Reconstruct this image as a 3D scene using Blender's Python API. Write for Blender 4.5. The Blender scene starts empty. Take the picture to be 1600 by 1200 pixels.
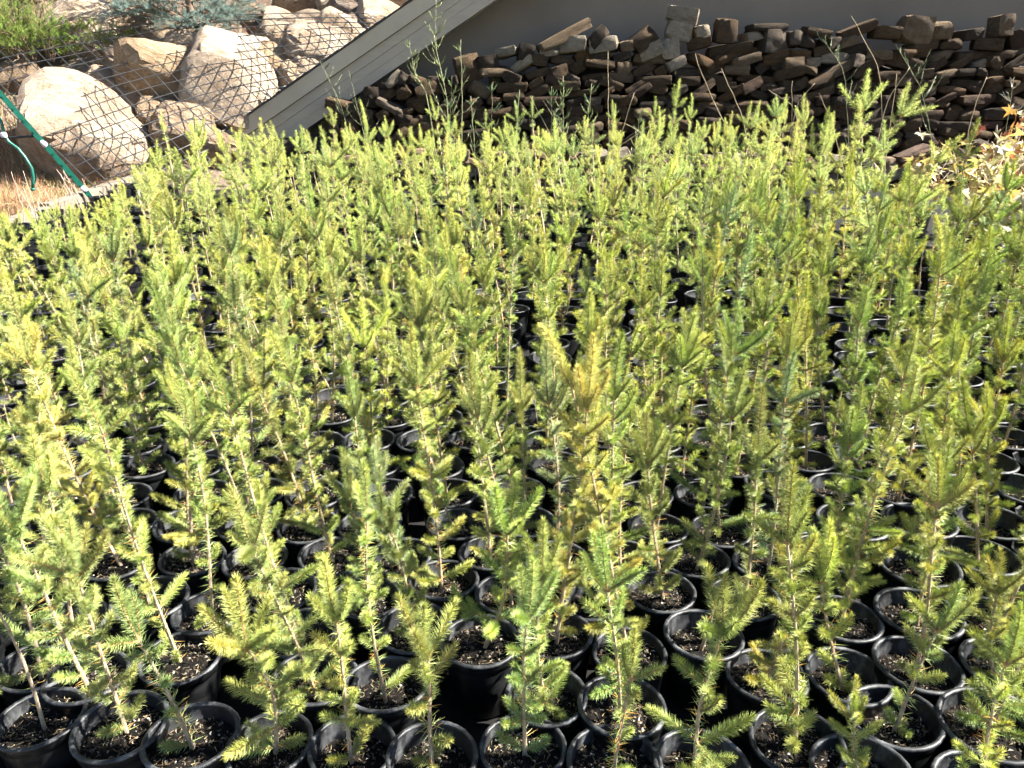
import bpy, math, random
import numpy as np
from mathutils import Matrix, Vector, Quaternion, Euler, noise as mnoise

random.seed(11)
rng = np.random.default_rng(11)
R = math.radians
sc = bpy.context.scene
COL = sc.collection

# ------------------------------------------------------------------ camera
PITCH = R(21.0)
CAM_H = 1.29
FPX = 1200.0
cam = bpy.data.cameras.new('camera')
cam.sensor_width = 36.0
cam.lens = 36.0 * FPX / 1600.0
cam.clip_start = 0.02
cam.clip_end = 2000.0
camo = bpy.data.objects.new('camera', cam)
camo.location = (0, 0, CAM_H)
camo.rotation_euler = (R(90) - PITCH, 0, 0)
COL.objects.link(camo)
sc.camera = camo

# ------------------------------------------------------------------ sky, sun, exposure
SUN_EL = R(43.0)
SUN_AZ = R(89.0)          # clockwise from +Y (the view direction): high on the right, a little behind the wall
world = bpy.data.worlds.new('World')
sc.world = world
world.use_nodes = True
wn = world.node_tree.nodes
sky = wn.new('ShaderNodeTexSky')
sky.sky_type = 'NISHITA'
sky.sun_disc = False
sky.sun_elevation = SUN_EL
sky.sun_rotation = SUN_AZ
sky.altitude = 1500
sky.air_density = 1.0
sky.dust_density = 1.0
bg = wn['Background']
bg.inputs['Strength'].default_value = 0.05
world.node_tree.links.new(sky.outputs['Color'], bg.inputs['Color'])

sl = bpy.data.lights.new('sun', 'SUN')
sl.energy = 5.0
sl.angle = R(0.55)
sl.color = (1.0, 0.955, 0.87)
so = bpy.data.objects.new('sun', sl)
SUN_DIR = Vector((math.sin(SUN_AZ) * math.cos(SUN_EL), math.cos(SUN_AZ) * math.cos(SUN_EL), math.sin(SUN_EL)))
so.rotation_euler = (-SUN_DIR).to_track_quat('-Z', 'Y').to_euler()
so.location = SUN_DIR * 30
COL.objects.link(so)

sc.cycles.use_light_tree = False
sc.cycles.use_adaptive_sampling = True
sc.cycles.adaptive_threshold = 0.05
sc.cycles.max_bounces = 3
sc.cycles.diffuse_bounces = 2
sc.cycles.glossy_bounces = 2
sc.cycles.transmission_bounces = 2
vs = sc.view_settings
vs.view_transform = 'Standard'
vs.look = 'None'
vs.exposure = 2.55
vs.gamma = 1.0
vs.use_curve_mapping = False

# ------------------------------------------------------------------ helpers
CP, SP = math.cos(PITCH), math.sin(PITCH)
def ray(px, py):
    a = (px - 800.0) / FPX; b = (600.0 - py) / FPX
    return Vector((a, CP + b * SP, -SP + b * CP))
def at_y(px, py, y):
    """world point seen at pixel (px,py) at ground distance y"""
    d = ray(px, py)
    return Vector((0, 0, CAM_H)) + d * (y / d.y)
def to_px(p):
    v = Vector(p) - Vector((0, 0, CAM_H))
    z = v.y * CP - v.z * SP
    if z < 0.05: return (-9999, -9999, z)
    u = v.y * SP + v.z * CP
    return (800 + FPX * v.x / z, 600 - FPX * u / z, z)
def sstep(a, b, x):
    t = min(1.0, max(0.0, (x - a) / (b - a)))
    return t * t * (3 - 2 * t)
SLOPE = 0.04
def bed_z(y): return SLOPE * (y - 1.0)
def hill_z(x, y):
    g = SLOPE * (min(y, 10) - 1.0)
    xb = -3.15 + 6.0 * sstep(9.35, 10.2, y)
    m = 1.0 - sstep(xb - 0.5, xb + 0.35, x)
    h = min(max(0.0, y - 8.05), 9.0) * 0.62
    h = h * sstep(7.9, 8.9, y)
    return g + m * h
def on_hill(px, py, lo=5.0, hi=40.0):
    """first hit of the pixel ray with the terrain"""
    d = ray(px, py); o = Vector((0, 0, CAM_H)); t = lo
    while t < hi:
        p = o + d * t
        if p.z < hill_z(p.x, p.y): return p
        t += 0.02
    return o + d * hi
def tag(o, label=None, cat=None, group=None, kind=None):
    if label: o['label'] = label
    if cat: o['category'] = cat
    if group: o['group'] = group
    if kind: o['kind'] = kind
    return o
def empty(name, loc=(0, 0, 0), rz=0.0):
    o = bpy.data.objects.new(name, None)
    o.empty_display_size = 0.05
    o.location = loc; o.rotation_euler = (0, 0, rz)
    COL.objects.link(o)
    return o
def link(name, me, parent=None, mat=None):
    o = bpy.data.objects.new(name, me)
    if parent is not None: o.parent = parent
    if mat is not None: o.matrix_local = mat
    COL.objects.link(o)
    return o

class G:
    """collects triangles with a material index and a per-vertex colour"""
    def __init__(s): s.V = []; s.T = []; s.M = []; s.C = []; s.n = 0
    def add(s, V, T, m=0, c=(1, 1, 1)):
        V = np.asarray(V, dtype=np.float32); T = np.asarray(T, dtype=np.int32)
        s.V.append(V); s.T.append(T + s.n)
        if np.isscalar(m): m = np.full(len(T), m, dtype=np.int32)
        s.M.append(m)
        c = np.asarray(c, dtype=np.float32)
        if c.ndim == 1: c = np.tile(c, (len(V), 1))
        s.C.append(c); s.n += len(V)
    def arrays(s):
        return (np.concatenate(s.V), np.concatenate(s.T), np.concatenate(s.M), np.concatenate(s.C))
    def addg(s, arr, mat=None, tint=None):
        V, T, M, C = arr
        if mat is not None:
            A = np.array(mat, dtype=np.float32)
            V = V @ A[:3, :3].T + A[:3, 3]
        if tint is not None: C = C * np.asarray(tint, dtype=np.float32)
        s.add(V, T, M, C)
    def tube(s, pts, rad, n=6, m=0, c=(1, 1, 1), cap=True):
        pts = np.asarray(pts, dtype=np.float64); k = len(pts)
        rad = np.broadcast_to(np.asarray(rad, dtype=np.float64), (k,))
        tg = np.gradient(pts, axis=0); tg /= np.linalg.norm(tg, axis=1)[:, None] + 1e-9
        ref = np.array([0.31, 0.95, 0.05]) if abs(tg[0][2]) > 0.7 else np.array([0.05, 0.1, 1.0])
        a = np.cross(tg, ref); a /= np.linalg.norm(a, axis=1)[:, None] + 1e-9
        b = np.cross(tg, a)
        th = np.arange(n) * 2 * math.pi / n
        ring = (np.cos(th)[None, :, None] * a[:, None, :] + np.sin(th)[None, :, None] * b[:, None, :]) * rad[:, None, None] + pts[:, None, :]
        V = ring.reshape(-1, 3)
        T = []
        for i in range(k - 1):
            for j in range(n):
                p = i * n + j; q = i * n + (j + 1) % n
                T += [(p, q, q + n), (p, q + n, p + n)]
        if cap:
            for j in range(1, n - 1):
                T.append((0, j + 1, j)); e = (k - 1) * n; T.append((e, e + j, e + j + 1))
        s.add(V, T, m, c)
    def box(s, lo, hi, m=0, c=(1, 1, 1), mat=None):
        x0, y0, z0 = lo; x1, y1, z1 = hi
        V = np.array([(x0,y0,z0),(x1,y0,z0),(x1,y1,z0),(x0,y1,z0),(x0,y0,z1),(x1,y0,z1),(x1,y1,z1),(x0,y1,z1)], dtype=np.float32)
        if mat is not None:
            A = np.array(mat, dtype=np.float32); V = V @ A[:3, :3].T + A[:3, 3]
        Q = [(0,3,2,1),(4,5,6,7),(0,1,5,4),(1,2,6,5),(2,3,7,6),(3,0,4,7)]
        T = []
        for a, b, c_, d in Q: T += [(a, b, c_), (a, c_, d)]
        s.add(V, T, m, c)
    def lathe(s, prof, n=24, m=0, c=(1, 1, 1)):
        k = len(prof); th = np.arange(n) * 2 * math.pi / n
        V = [(r * math.cos(t), r * math.sin(t), z) for (r, z) in prof for t in th]
        T = []
        for i in range(k - 1):
            for j in range(n):
                p = i * n + j; q = i * n + (j + 1) % n
                T += [(p, q, q + n), (p, q + n, p + n)]
        s.add(V, T, m, c)
    def needles(s, P, D, L, w, m=0, c=None, sides=3):
        """spikes at points P along unit directions D with lengths L"""
        P = np.asarray(P); D = np.asarray(D); N = len(P)
        if N == 0: return
        L = np.broadcast_to(np.asarray(L, dtype=np.float64), (N,))
        ref = np.where(np.abs(D[:, 2:3]) > 0.9, np.array([[1.0, 0, 0]]), np.array([[0, 0, 1.0]]))
        a = np.cross(D, ref); a /= np.linalg.norm(a, axis=1)[:, None] + 1e-9
        b = np.cross(D, a)
        if c is None: c = np.ones((N, 3))
        tip = P + D * L[:, None]
        if sides == 1:
            th = rng.uniform(0, 2 * math.pi, N)[:, None]
            u = (np.cos(th) * a + np.sin(th) * b) * (w * 0.5)
            V = np.stack([P - u, P + u, tip], axis=1).reshape(-1, 3)
            T = np.arange(N * 3).reshape(N, 3)
            s.add(V, T, m, np.repeat(c, 3, axis=0)); return
        # a slim three-sided spike
        vs_ = []
        for j in range(3):
            t = j * 2 * math.pi / 3
            vs_.append(P + (math.cos(t) * a + math.sin(t) * b) * (w * 0.5))
        vs_.append(tip)
        V = np.stack(vs_, axis=1).reshape(-1, 3)
        base = (np.arange(N) * 4)[:, None]
        T = np.concatenate([base + np.array([t]) for t in ((3, 0, 1), (3, 1, 2), (3, 2, 0))])
        s.add(V, T, m, np.repeat(c, 4, axis=0))
    def mesh(s, name, mats, smooth=False):
        V, T, M, C = s.arrays()
        return mesh_from(name, V, T, M, C, mats, smooth)

def mesh_from(name, V, T, M, C, mats, smooth=False):
    me = bpy.data.meshes.new(name)
    nv, nt = len(V), len(T)
    me.vertices.add(nv); me.vertices.foreach_set('co', np.ascontiguousarray(V, dtype=np.float32).ravel())
    me.loops.add(nt * 3); me.loops.foreach_set('vertex_index', np.ascontiguousarray(T, dtype=np.int32).ravel())
    me.polygons.add(nt)
    me.polygons.foreach_set('loop_start', np.arange(0, nt * 3, 3, dtype=np.int32))
    me.polygons.foreach_set('loop_total', np.full(nt, 3, dtype=np.int32))
    me.polygons.foreach_set('material_index', np.ascontiguousarray(M, dtype=np.int32))
    sm = np.full(nt, bool(smooth)) if not isinstance(smooth, (set, tuple)) else np.isin(M, list(smooth))
    me.polygons.foreach_set('use_smooth', sm)
    for m in mats: me.materials.append(m)
    at = me.attributes.new('tint', 'FLOAT_COLOR', 'POINT')
    c4 = np.ones((nv, 4), dtype=np.float32); c4[:, :3] = C
    at.data.foreach_set('color', c4.ravel())
    me.update(calc_edges=True)
    return me

# ------------------------------------------------------------------ materials
def new_mat(name):
    m = bpy.data.materials.new(name); m.use_nodes = True
    nt = m.node_tree
    return m, nt, nt.nodes['Principled BSDF']
def N(nt, kind, **kw):
    n = nt.nodes.new(kind)
    for k, v in kw.items(): setattr(n, k, v)
    return n
def ramp(nt, fac, stops):
    r = N(nt, 'ShaderNodeValToRGB')
    el = r.color_ramp.elements
    while len(el) < len(stops): el.new(0.5)
    for e, (p, c) in zip(el, stops):
        e.position = p; e.color = (*c, 1)
    nt.links.new(fac, r.inputs['Fac'])
    return r.outputs['Color']
def noise_fac(nt, scale, detail=6, rough=0.6, coord='Object', stretch=None):
    tc = N(nt, 'ShaderNodeTexCoord')
    out = tc.outputs[coord]
    if stretch:
        mp = N(nt, 'ShaderNodeMapping'); mp.inputs['Scale'].default_value = stretch
        nt.links.new(out, mp.inputs['Vector']); out = mp.outputs['Vector']
    n = N(nt, 'ShaderNodeTexNoise')
    n.inputs['Scale'].default_value = scale; n.inputs['Detail'].default_value = detail; n.inputs['Roughness'].default_value = rough
    nt.links.new(out, n.inputs['Vector'])
    return n.outputs['Fac']
def mix(nt, a, b, fac, mode='MIX'):
    m = N(nt, 'ShaderNodeMix', data_type='RGBA', blend_type=mode)
    for sock, v in (('A', a), ('B', b)):
        i = [x for x in m.inputs if x.name == sock and x.type == 'RGBA'][0]
        if isinstance(v, tuple): i.default_value = (*v, 1)
        else: nt.links.new(v, i)
    if isinstance(fac, (int, float)): m.inputs['Factor'].default_value = fac
    else: nt.links.new(fac, m.inputs['Factor'])
    return [x for x in m.outputs if x.type == 'RGBA'][0]
def bump(nt, bsdf, h, strength, dist=0.01):
    b = N(nt, 'ShaderNodeBump')
    b.inputs['Strength'].default_value = strength; b.inputs['Distance'].default_value = dist
    nt.links.new(h, b.inputs['Height']); nt.links.new(b.outputs['Normal'], bsdf.inputs['Normal'])
def simple(name, stops, scale=8, rough=0.8, bstr=0.3, bdist=0.01, detail=6, stretch=None, coord='Object', spec=0.3):
    m, nt, b = new_mat(name)
    f = noise_fac(nt, scale, detail, 0.65, coord, stretch)
    nt.links.new(ramp(nt, f, stops), b.inputs['Base Color'])
    b.inputs['Roughness'].default_value = rough
    b.inputs['Specular IOR Level'].default_value = spec
    if bstr: bump(nt, b, f, bstr, bdist)
    return m
def foliage(name, use_object, transl=0.3, rough=0.42, spec=0.35, matte=False):
    """colour = vertex tint (x object colour); thin needles or leaves let some light through"""
    m, nt, b = new_mat(name)
    at = N(nt, 'ShaderNodeAttribute', attribute_name='tint')
    c = at.outputs['Color']
    if use_object:
        oi = N(nt, 'ShaderNodeObjectInfo')
        c = mix(nt, c, oi.outputs['Color'], 1.0, 'MULTIPLY')
    nt.links.new(c, b.inputs['Base Color'])
    b.inputs['Roughness'].default_value = rough
    b.inputs['Specular IOR Level'].default_value = spec
    tr = N(nt, 'ShaderNodeBsdfTranslucent'); nt.links.new(c, tr.inputs['Color'])
    mx = N(nt, 'ShaderNodeMixShader'); mx.inputs[0].default_value = transl
    if matte:
        b = N(nt, 'ShaderNodeBsdfDiffuse'); nt.links.new(c, b.inputs['Color'])
    nt.links.new(b.outputs[0], mx.inputs[1]); nt.links.new(tr.outputs[0], mx.inputs[2])
    nt.links.new(mx.outputs[0], nt.nodes['Material Output'].inputs['Surface'])
    return m
def tinted(name, rough=0.7, scale=60, var=0.5, bstr=0.3, bdist=0.002, spec=0.25, use_object=False):
    """vertex tint broken up by noise"""
    m, nt, b = new_mat(name)
    at = N(nt, 'ShaderNodeAttribute', attribute_name='tint')
    c = at.outputs['Color']
    if use_object:
        oi = N(nt, 'ShaderNodeObjectInfo'); c = mix(nt, c, oi.outputs['Color'], 1.0, 'MULTIPLY')
    f = noise_fac(nt, scale, 6)
    g = ramp(nt, f, [(0.3, (1 - var,) * 3), (0.7, (1 + var * 0.4,) * 3)])
    nt.links.new(mix(nt, c, g, 1.0, 'MULTIPLY'), b.inputs['Base Color'])
    b.inputs['Roughness'].default_value = rough; b.inputs['Specular IOR Level'].default_value = spec
    if bstr: bump(nt, b, f, bstr, bdist)
    return m

M_needle = foliage('spruce_needles', True, 0.42)
M_needle_mid = foliage('spruce_needles_mid', True, 0.42, matte=True)
M_needle_far = foliage('spruce_needles_distant', False, 0.42, matte=True)
M_leaf = foliage('maple_leaf', True, 0.35, 0.45)
M_grass = foliage('dry_grass_blades', False, 0.3, 0.6)
M_weed = foliage('weed_leaves', False, 0.3, 0.5)
M_bark = tinted('seedling_bark', 0.75, 90, 0.45)
M_bark_far = tinted('seedling_bark_distant', 0.8, 40, 0.3, 0)

def pot_mat():
    m, nt, b = new_mat('black_pot_plastic')
    f1 = noise_fac(nt, 9, 8, 0.7, 'Object', (1, 1, 3.0))
    f2 = noise_fac(nt, 60, 5, 0.7)
    dust = ramp(nt, f1, [(0.42, (0, 0, 0)), (0.72, (1, 1, 1))])
    c = mix(nt, (0.0045, 0.0048, 0.0054), (0.020, 0.021, 0.022), dust)
    nt.links.new(c, b.inputs['Base Color'])
    r = ramp(nt, f2, [(0.3, (0.27,) * 3), (0.7, (0.45,) * 3)])
    nt.links.new(r, b.inputs['Roughness'])
    b.inputs['Specular IOR Level'].default_value = 0.3
    bump(nt, b, f1, 0.12, 0.004)
    return m
M_pot = pot_mat()
def dusty_mat():
    m, nt, b = new_mat('dusty_pot_plastic')
    f1 = noise_fac(nt, 30, 8, 0.75, 'Object', (1, 1, 0.35)); f2 = noise_fac(nt, 12, 6, 0.7)
    d1 = ramp(nt, f1, [(0.45, (0.010, 0.0105, 0.012)), (0.68, (0.11, 0.115, 0.12))])
    c = mix(nt, (0.010, 0.0105, 0.012), d1, ramp(nt, f2, [(0.35, (0, 0, 0)), (0.6, (1, 1, 1))]))
    nt.links.new(c, b.inputs['Base Color'])
    b.inputs['Roughness'].default_value = 0.5; b.inputs['Specular IOR Level'].default_value = 0.38
    bump(nt, b, f1, 0.15, 0.003)
    return m
M_pot_in = dusty_mat()
M_soil = simple('potting_soil', [(0.3, (0.003, 0.0027, 0.0024)), (0.7, (0.013, 0.0112, 0.0094))], 90, 0.95, 0.8, 0.01, spec=0.1)
M_chip = tinted('soil_chips', 0.85, 120, 0.4, 0.2)
M_fabric = simple('black_ground_fabric', [(0.35, (0.005, 0.005, 0.005)), (0.7, (0.013, 0.012, 0.011))], 6, 0.85, 0.3, 0.01, spec=0.2)

def ground_mat():
    m, nt, b = new_mat('dry_earth')
    f = noise_fac(nt, 1.3, 10, 0.7, 'Object'); g = noise_fac(nt, 28, 6, 0.7, 'Object')
    c1 = ramp(nt, f, [(0.3, (0.085, 0.062, 0.045)), (0.5, (0.15, 0.115, 0.085)), (0.7, (0.23, 0.185, 0.14))])
    c2 = ramp(nt, g, [(0.3, (0.55,) * 3), (0.7, (1.25,) * 3)])
    nt.links.new(mix(nt, c1, c2, 1.0, 'MULTIPLY'), b.inputs['Base Color'])
    b.inputs['Roughness'].default_value = 0.95; b.inputs['Specular IOR Level'].default_value = 0.1
    bump(nt, b, g, 0.8, 0.03)
    return m
M_ground = ground_mat()

def rock_mat(name, use_object=True, base=((0.22, 0.165, 0.123), (0.36, 0.295, 0.235), (0.46, 0.395, 0.325)), sc_=2.2):
    m, nt, b = new_mat(name)
    tc = N(nt, 'ShaderNodeTexCoord'); oi = N(nt, 'ShaderNodeObjectInfo')
    ad = N(nt, 'ShaderNodeVectorMath', operation='ADD')
    cm = N(nt, 'ShaderNodeCombineXYZ'); ml = N(nt, 'ShaderNodeMath', operation='MULTIPLY'); ml.inputs[1].default_value = 37.0
    nt.links.new(oi.outputs['Random'], ml.inputs[0]); nt.links.new(ml.outputs[0], cm.inputs[0]); nt.links.new(ml.outputs[0], cm.inputs[2])
    nt.links.new(tc.outputs['Object'], ad.inputs[0]); nt.links.new(cm.outputs[0], ad.inputs[1])
    def nz(s, d, r, st=None):
        n = N(nt, 'ShaderNodeTexNoise'); n.inputs['Scale'].default_value = s; n.inputs['Detail'].default_value = d; n.inputs['Roughness'].default_value = r
        v = ad.outputs[0]
        if st:
            mp = N(nt, 'ShaderNodeMapping'); mp.inputs['Scale'].default_value = st; nt.links.new(v, mp.inputs['Vector']); v = mp.outputs['Vector']
        nt.links.new(v, n.inputs['Vector']); return n.outputs['Fac']
    f = nz(sc_, 8, 0.65); g = nz(sc_ * 14, 8, 0.75); h = nz(sc_ * 2.5, 6, 0.7, (1, 1, 4))
    c = ramp(nt, f, [(0.32, base[0]), (0.5, base[1]), (0.68, base[2])])
    c = mix(nt, c, ramp(nt, g, [(0.3, (0.6, 0.58, 0.55)), (0.62, (1.12,) * 3)]), 1.0, 'MULTIPLY')
    c = mix(nt, c, ramp(nt, h, [(0.35, (0.62, 0.55, 0.48)), (0.55, (1.0,) * 3)]), 0.7, 'MULTIPLY')
    if use_object: c = mix(nt, c, oi.outputs['Color'], 1.0, 'MULTIPLY')
    nt.links.new(c, b.inputs['Base Color'])
    b.inputs['Roughness'].default_value = 0.9; b.inputs['Specular IOR Level'].default_value = 0.15
    s = N(nt, 'ShaderNodeMath', operation='ADD'); nt.links.new(g, s.inputs[0]); nt.links.new(h, s.inputs[1])
    bump(nt, b, s.outputs[0], 0.9, 0.05)
    return m
M_boulder = rock_mat('pale_granite')
M_stone = rock_mat('sandstone', True, ((0.55, 0.5, 0.45), (0.8, 0.78, 0.75), (1.0, 1.0, 1.0)), 5)
M_carve = simple('carved_letter_stain', [(0.3, (0.16, 0.10, 0.06)), (0.7, (0.24, 0.16, 0.10))], 20, 0.9, 0)

def stucco_mat():
    m, nt, b = new_mat('grey_stucco')
    f = noise_fac(nt, 0.9, 8, 0.6); g = noise_fac(nt, 140, 4, 0.7)
    nt.links.new(ramp(nt, f, [(0.3, (0.150, 0.124, 0.096)), (0.7, (0.19, 0.158, 0.122))]), b.inputs['Base Color'])
    b.inputs['Roughness'].default_value = 0.92; b.inputs['Specular IOR Level'].default_value = 0.15
    bump(nt, b, g, 0.5, 0.006)
    return m
M_stucco = stucco_mat()
M_trim = simple('painted_trim', [(0.3, (0.33, 0.275, 0.205)), (0.7, (0.38, 0.32, 0.24))], 3, 0.6, 0.05, 0.003, stretch=(1, 1, 8))
M_cap = simple('painted_rake_cap', [(0.3, (0.38, 0.32, 0.23)), (0.7, (0.44, 0.37, 0.27))], 3, 0.55, 0.05, 0.003)
M_roof = simple('dark_shingles', [(0.3, (0.03, 0.028, 0.026)), (0.7, (0.075, 0.07, 0.065))], 30, 0.9, 0.5, 0.01)
M_timber = simple('weathered_timber', [(0.3, (0.10, 0.082, 0.06)), (0.7, (0.21, 0.18, 0.14))], 14, 0.85, 0.5, 0.006, stretch=(14, 0.7, 14))
M_green = simple('green_paint', [(0.3, (0.004, 0.060, 0.042)), (0.7, (0.008, 0.125, 0.085))], 25, 0.45, 0.08, 0.002, spec=0.5)
M_clip = simple('pale_plastic_clip', [(0.3, (0.45, 0.46, 0.5)), (0.7, (0.62, 0.63, 0.66))], 40, 0.5, 0)
def metal(name, c, rough):
    m, nt, b = new_mat(name)
    b.inputs['Base Color'].default_value = (*c, 1); b.inputs['Metallic'].default_value = 0.75; b.inputs['Roughness'].default_value = rough
    f = noise_fac(nt, 30, 4); nt.links.new(ramp(nt, f, [(0.3, tuple(x * 0.6 for x in c)), (0.7, c)]), b.inputs['Base Color'])
    return m
M_wire = metal('galvanised_wire', (0.13, 0.13, 0.13), 0.45)
M_rod = metal('dark_steel_rod', (0.06, 0.06, 0.06), 0.5)

# ------------------------------------------------------------------ terrain
def grid_axis(fine0, fine1, step, far):
    a = list(np.arange(fine0, fine1 + 1e-6, step))
    s = step; v = fine1
    while v < far: s *= 1.6; v += s; a.append(v)
    s = step; v = fine0; pre = []
    while v > -far: s *= 1.6; v -= s; pre.append(v)
    return np.array(pre[::-1] + a)
xs = grid_axis(-9, 5, 0.16, 400); ys = grid_axis(7.0, 15, 0.16, 400)
V = []
for y in ys:
    for x in xs:
        z = hill_z(x, y) - 0.012
        hm = sstep(0.0, 0.4, z - SLOPE * (min(y, 10) - 1))
        z += hm * 0.16 * mnoise.fractal(Vector((x * 0.9, y * 0.9, 3.1)), 1.0, 2.0, 4)
        if y < -5: z = SLOPE * -6
        V.append((x, y, z))
nx, ny = len(xs), len(ys)
T = []
for j in range(ny - 1):
    for i in range(nx - 1):
        p = j * nx + i
        T += [(p, p + 1, p + nx + 1), (p, p + nx + 1, p + nx)]
g = G(); g.add(V, T)
ground = link('ground', g.mesh('ground', [M_ground], True)); tag(ground, kind='structure')

# black fabric sheet under the pots
g = G()
bx0, bx1, by0, by1 = -3.82, 5.2, 1.15, 8.35
fx = np.linspace(bx0, bx1, 60); fy = np.linspace(by0 - 0.4, by1, 50)
V = [(x, y, bed_z(y) + 0.004 + 0.006 * (0.5 + 0.5 * mnoise.noise(Vector((x * 3, y * 3, 0))))) for y in fy for x in fx]
T = []
for j in range(49):
    for i in range(59):
        p = j * 60 + i; T += [(p, p + 1, p + 61), (p, p + 61, p + 60)]
g.add(V, T)
fab = link('ground_fabric', g.mesh('ground_fabric', [M_fabric], True)); tag(fab, kind='structure')

# ------------------------------------------------------------------ building
# rake board in the plane y = RY; its upper edge runs through the pixels (400,171) and (638,4.5)
RY = 9.0
WY = 9.42
pa = at_y(400, 171, RY); pb = at_y(638, 4.5, RY)
rd = (pb - pa); rd.y = 0; rd.normalize()
rn = Vector((-rd.z, 0, rd.x))                      # points up and left, away from the roof
RL0, RL1 = -1.6, 9.5                               # along the rake, from pa
def rake_box(gm, n0, n1, y0, y1, m=0, l0=RL0, l1=RL1):
    Mx = Matrix.Identity(4)
    for i in range(3):
        Mx[i][0] = rd[i]; Mx[i][1] = (0, 1, 0)[i]; Mx[i][2] = rn[i]; Mx[i][3] = (pa.x, 0, pa.z)[i]
    gm.box((l0, y0, n0), (l1, y1, n1), m, mat=Mx)
house = empty('building', (pa.x, WY, bed_z(9)))
tag(house, 'grey stucco building with beige sloping rake boards behind the stone pile', 'building')
def hpart(name, gm, mats, smooth=False, parent=None):
    me = gm.mesh(name, mats, smooth)
    o = bpy.data.objects.new(name, me); COL.objects.link(o)
    p = parent or house
    o.parent = p
    o.matrix_parent_inverse = p.matrix_basis.inverted() if p is house else Matrix.Identity(4)
    return o
house_inv = None
# gable wall: a polygon below the roof line, 0.25 m thick
def rake_z(x, n):      # height of the line at offset n from the upper edge, at x
    q = pa + rn * n
    return q.z + (x - q.x) * rd.z / rd.x
xl = pa.x - 1.2
peak = 6.4
poly = [(xl, 0.0), (9.5, 0.0), (9.5, min(peak, rake_z(9.5, -0.42))), (pa.x + (peak - rake_z(pa.x, -0.42)) * rd.x / rd.z, peak), (xl, max(0.05, rake_z(xl, -0.42)))]
g = G()
k = len(poly)
V = [(x, WY, z) for x, z in poly] + [(x, WY + 0.25, z) for x, z in poly]
T = [(0, i, i + 1) for i in range(1, k - 1)] + [(k, k + i + 1, k + i) for i in range(1, k - 1)]
for i in range(k):
    j = (i + 1) % k; T += [(i, i + k, j + k), (i, j + k, j)]
g.add(V, T); hpart('wall', g, [M_stucco])
g = G(); rake_box(g, -0.16, -0.004, RY + 0.004, RY + 0.028); hpart('rake_cap_board', g, [M_cap])
for i, (n0, n1, off) in enumerate(((-0.262, -0.164, 0.034), (-0.352, -0.264, 0.040), (-0.452, -0.354, 0.034))):
    g = G(); rake_box(g, n0, n1, RY + off, RY + 0.07); hpart('fascia_board', g, [M_trim])
g = G(); rake_box(g, -0.44, -0.425, RY + 0.072, WY - 0.003); hpart('soffit', g, [M_trim])
g = G(); rake_box(g, -0.423, -0.02, RY + 0.075, RY + 6.0); hpart('roof_deck', g, [M_roof])
# roof covering with a slightly ragged shingle edge
g = G()
L = np.arange(RL0, RL1, 0.21)
for i, l in enumerate(L):
    o_ = random.uniform(-0.012, 0.012)
    rake_box(g, -0.003 + random.uniform(0, 0.004), 0.014 + random.uniform(0, 0.01), RY - 0.012 + o_, RY + 6.0, 0, l, l + 0.208)
hpart('roof_shingles', g, [M_roof])

# ------------------------------------------------------------------ rocks
def rock_arrays(seed, n=3, power=3.5, rough=0.16, cuts=7, cutd=(0.62, 0.9)):
    """a rounded block cut by random planes, in the unit cube"""
    r = random.Random(seed)
    m = 2 ** n
    vid = {}; V = []; Tt = []
    def vert(p):
        key = tuple(round(c, 5) for c in p)
        if key not in vid: vid[key] = len(V); V.append(p)
        return vid[key]
    for ax in range(3):
        for sg in (-1, 1):
            for i in range(m):
                for j in range(m):
                    q = []
                    for (a, b) in ((i, j), (i + 1, j), (i + 1, j + 1), (i, j + 1)):
                        p = [0, 0, 0]; p[ax] = sg; p[(ax + 1) % 3] = -1 + 2 * a / m; p[(ax + 2) % 3] = -1 + 2 * b / m
                        q.append(vert(tuple(p)))
                    if sg < 0: q = q[::-1]
                    Tt += [(q[0], q[1], q[2]), (q[0], q[2], q[3])]
    A = np.array(V, dtype=np.float64)
    nrm = (np.abs(A) ** power).sum(1) ** (1 / power)
    A = A / nrm[:, None]
    off = Vector((r.uniform(0, 90), r.uniform(0, 90), r.uniform(0, 90)))
    for i in range(len(A)):
        p = Vector(A[i])
        A[i] *= 1 + rough * mnoise.fractal(p * 1.1 + off, 1.0, 2.0, 4)
    for c in range(cuts):
        d = np.array([r.gauss(0, 1), r.gauss(0, 1), r.gauss(0, 1)]); d /= np.linalg.norm(d)
        k_ = r.uniform(*cutd)
        ext = (A @ d).max() * k_
        over = np.maximum(0, A @ d - ext)
        A -= np.outer(over * 0.92, d)
    mx = np.abs(A).max(0); A /= mx[None, :]
    return A, np.array(Tt)
def rock_mesh(name, seed, mat, smooth=True, **kw):
    A, Tt = rock_arrays(seed, **kw)
    g = G(); g.add(A * 0.5, Tt)
    me = g.mesh(name, [mat], smooth)
    if smooth:
        me.set_sharp_from_angle(angle=R(24))
    return me

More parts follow.
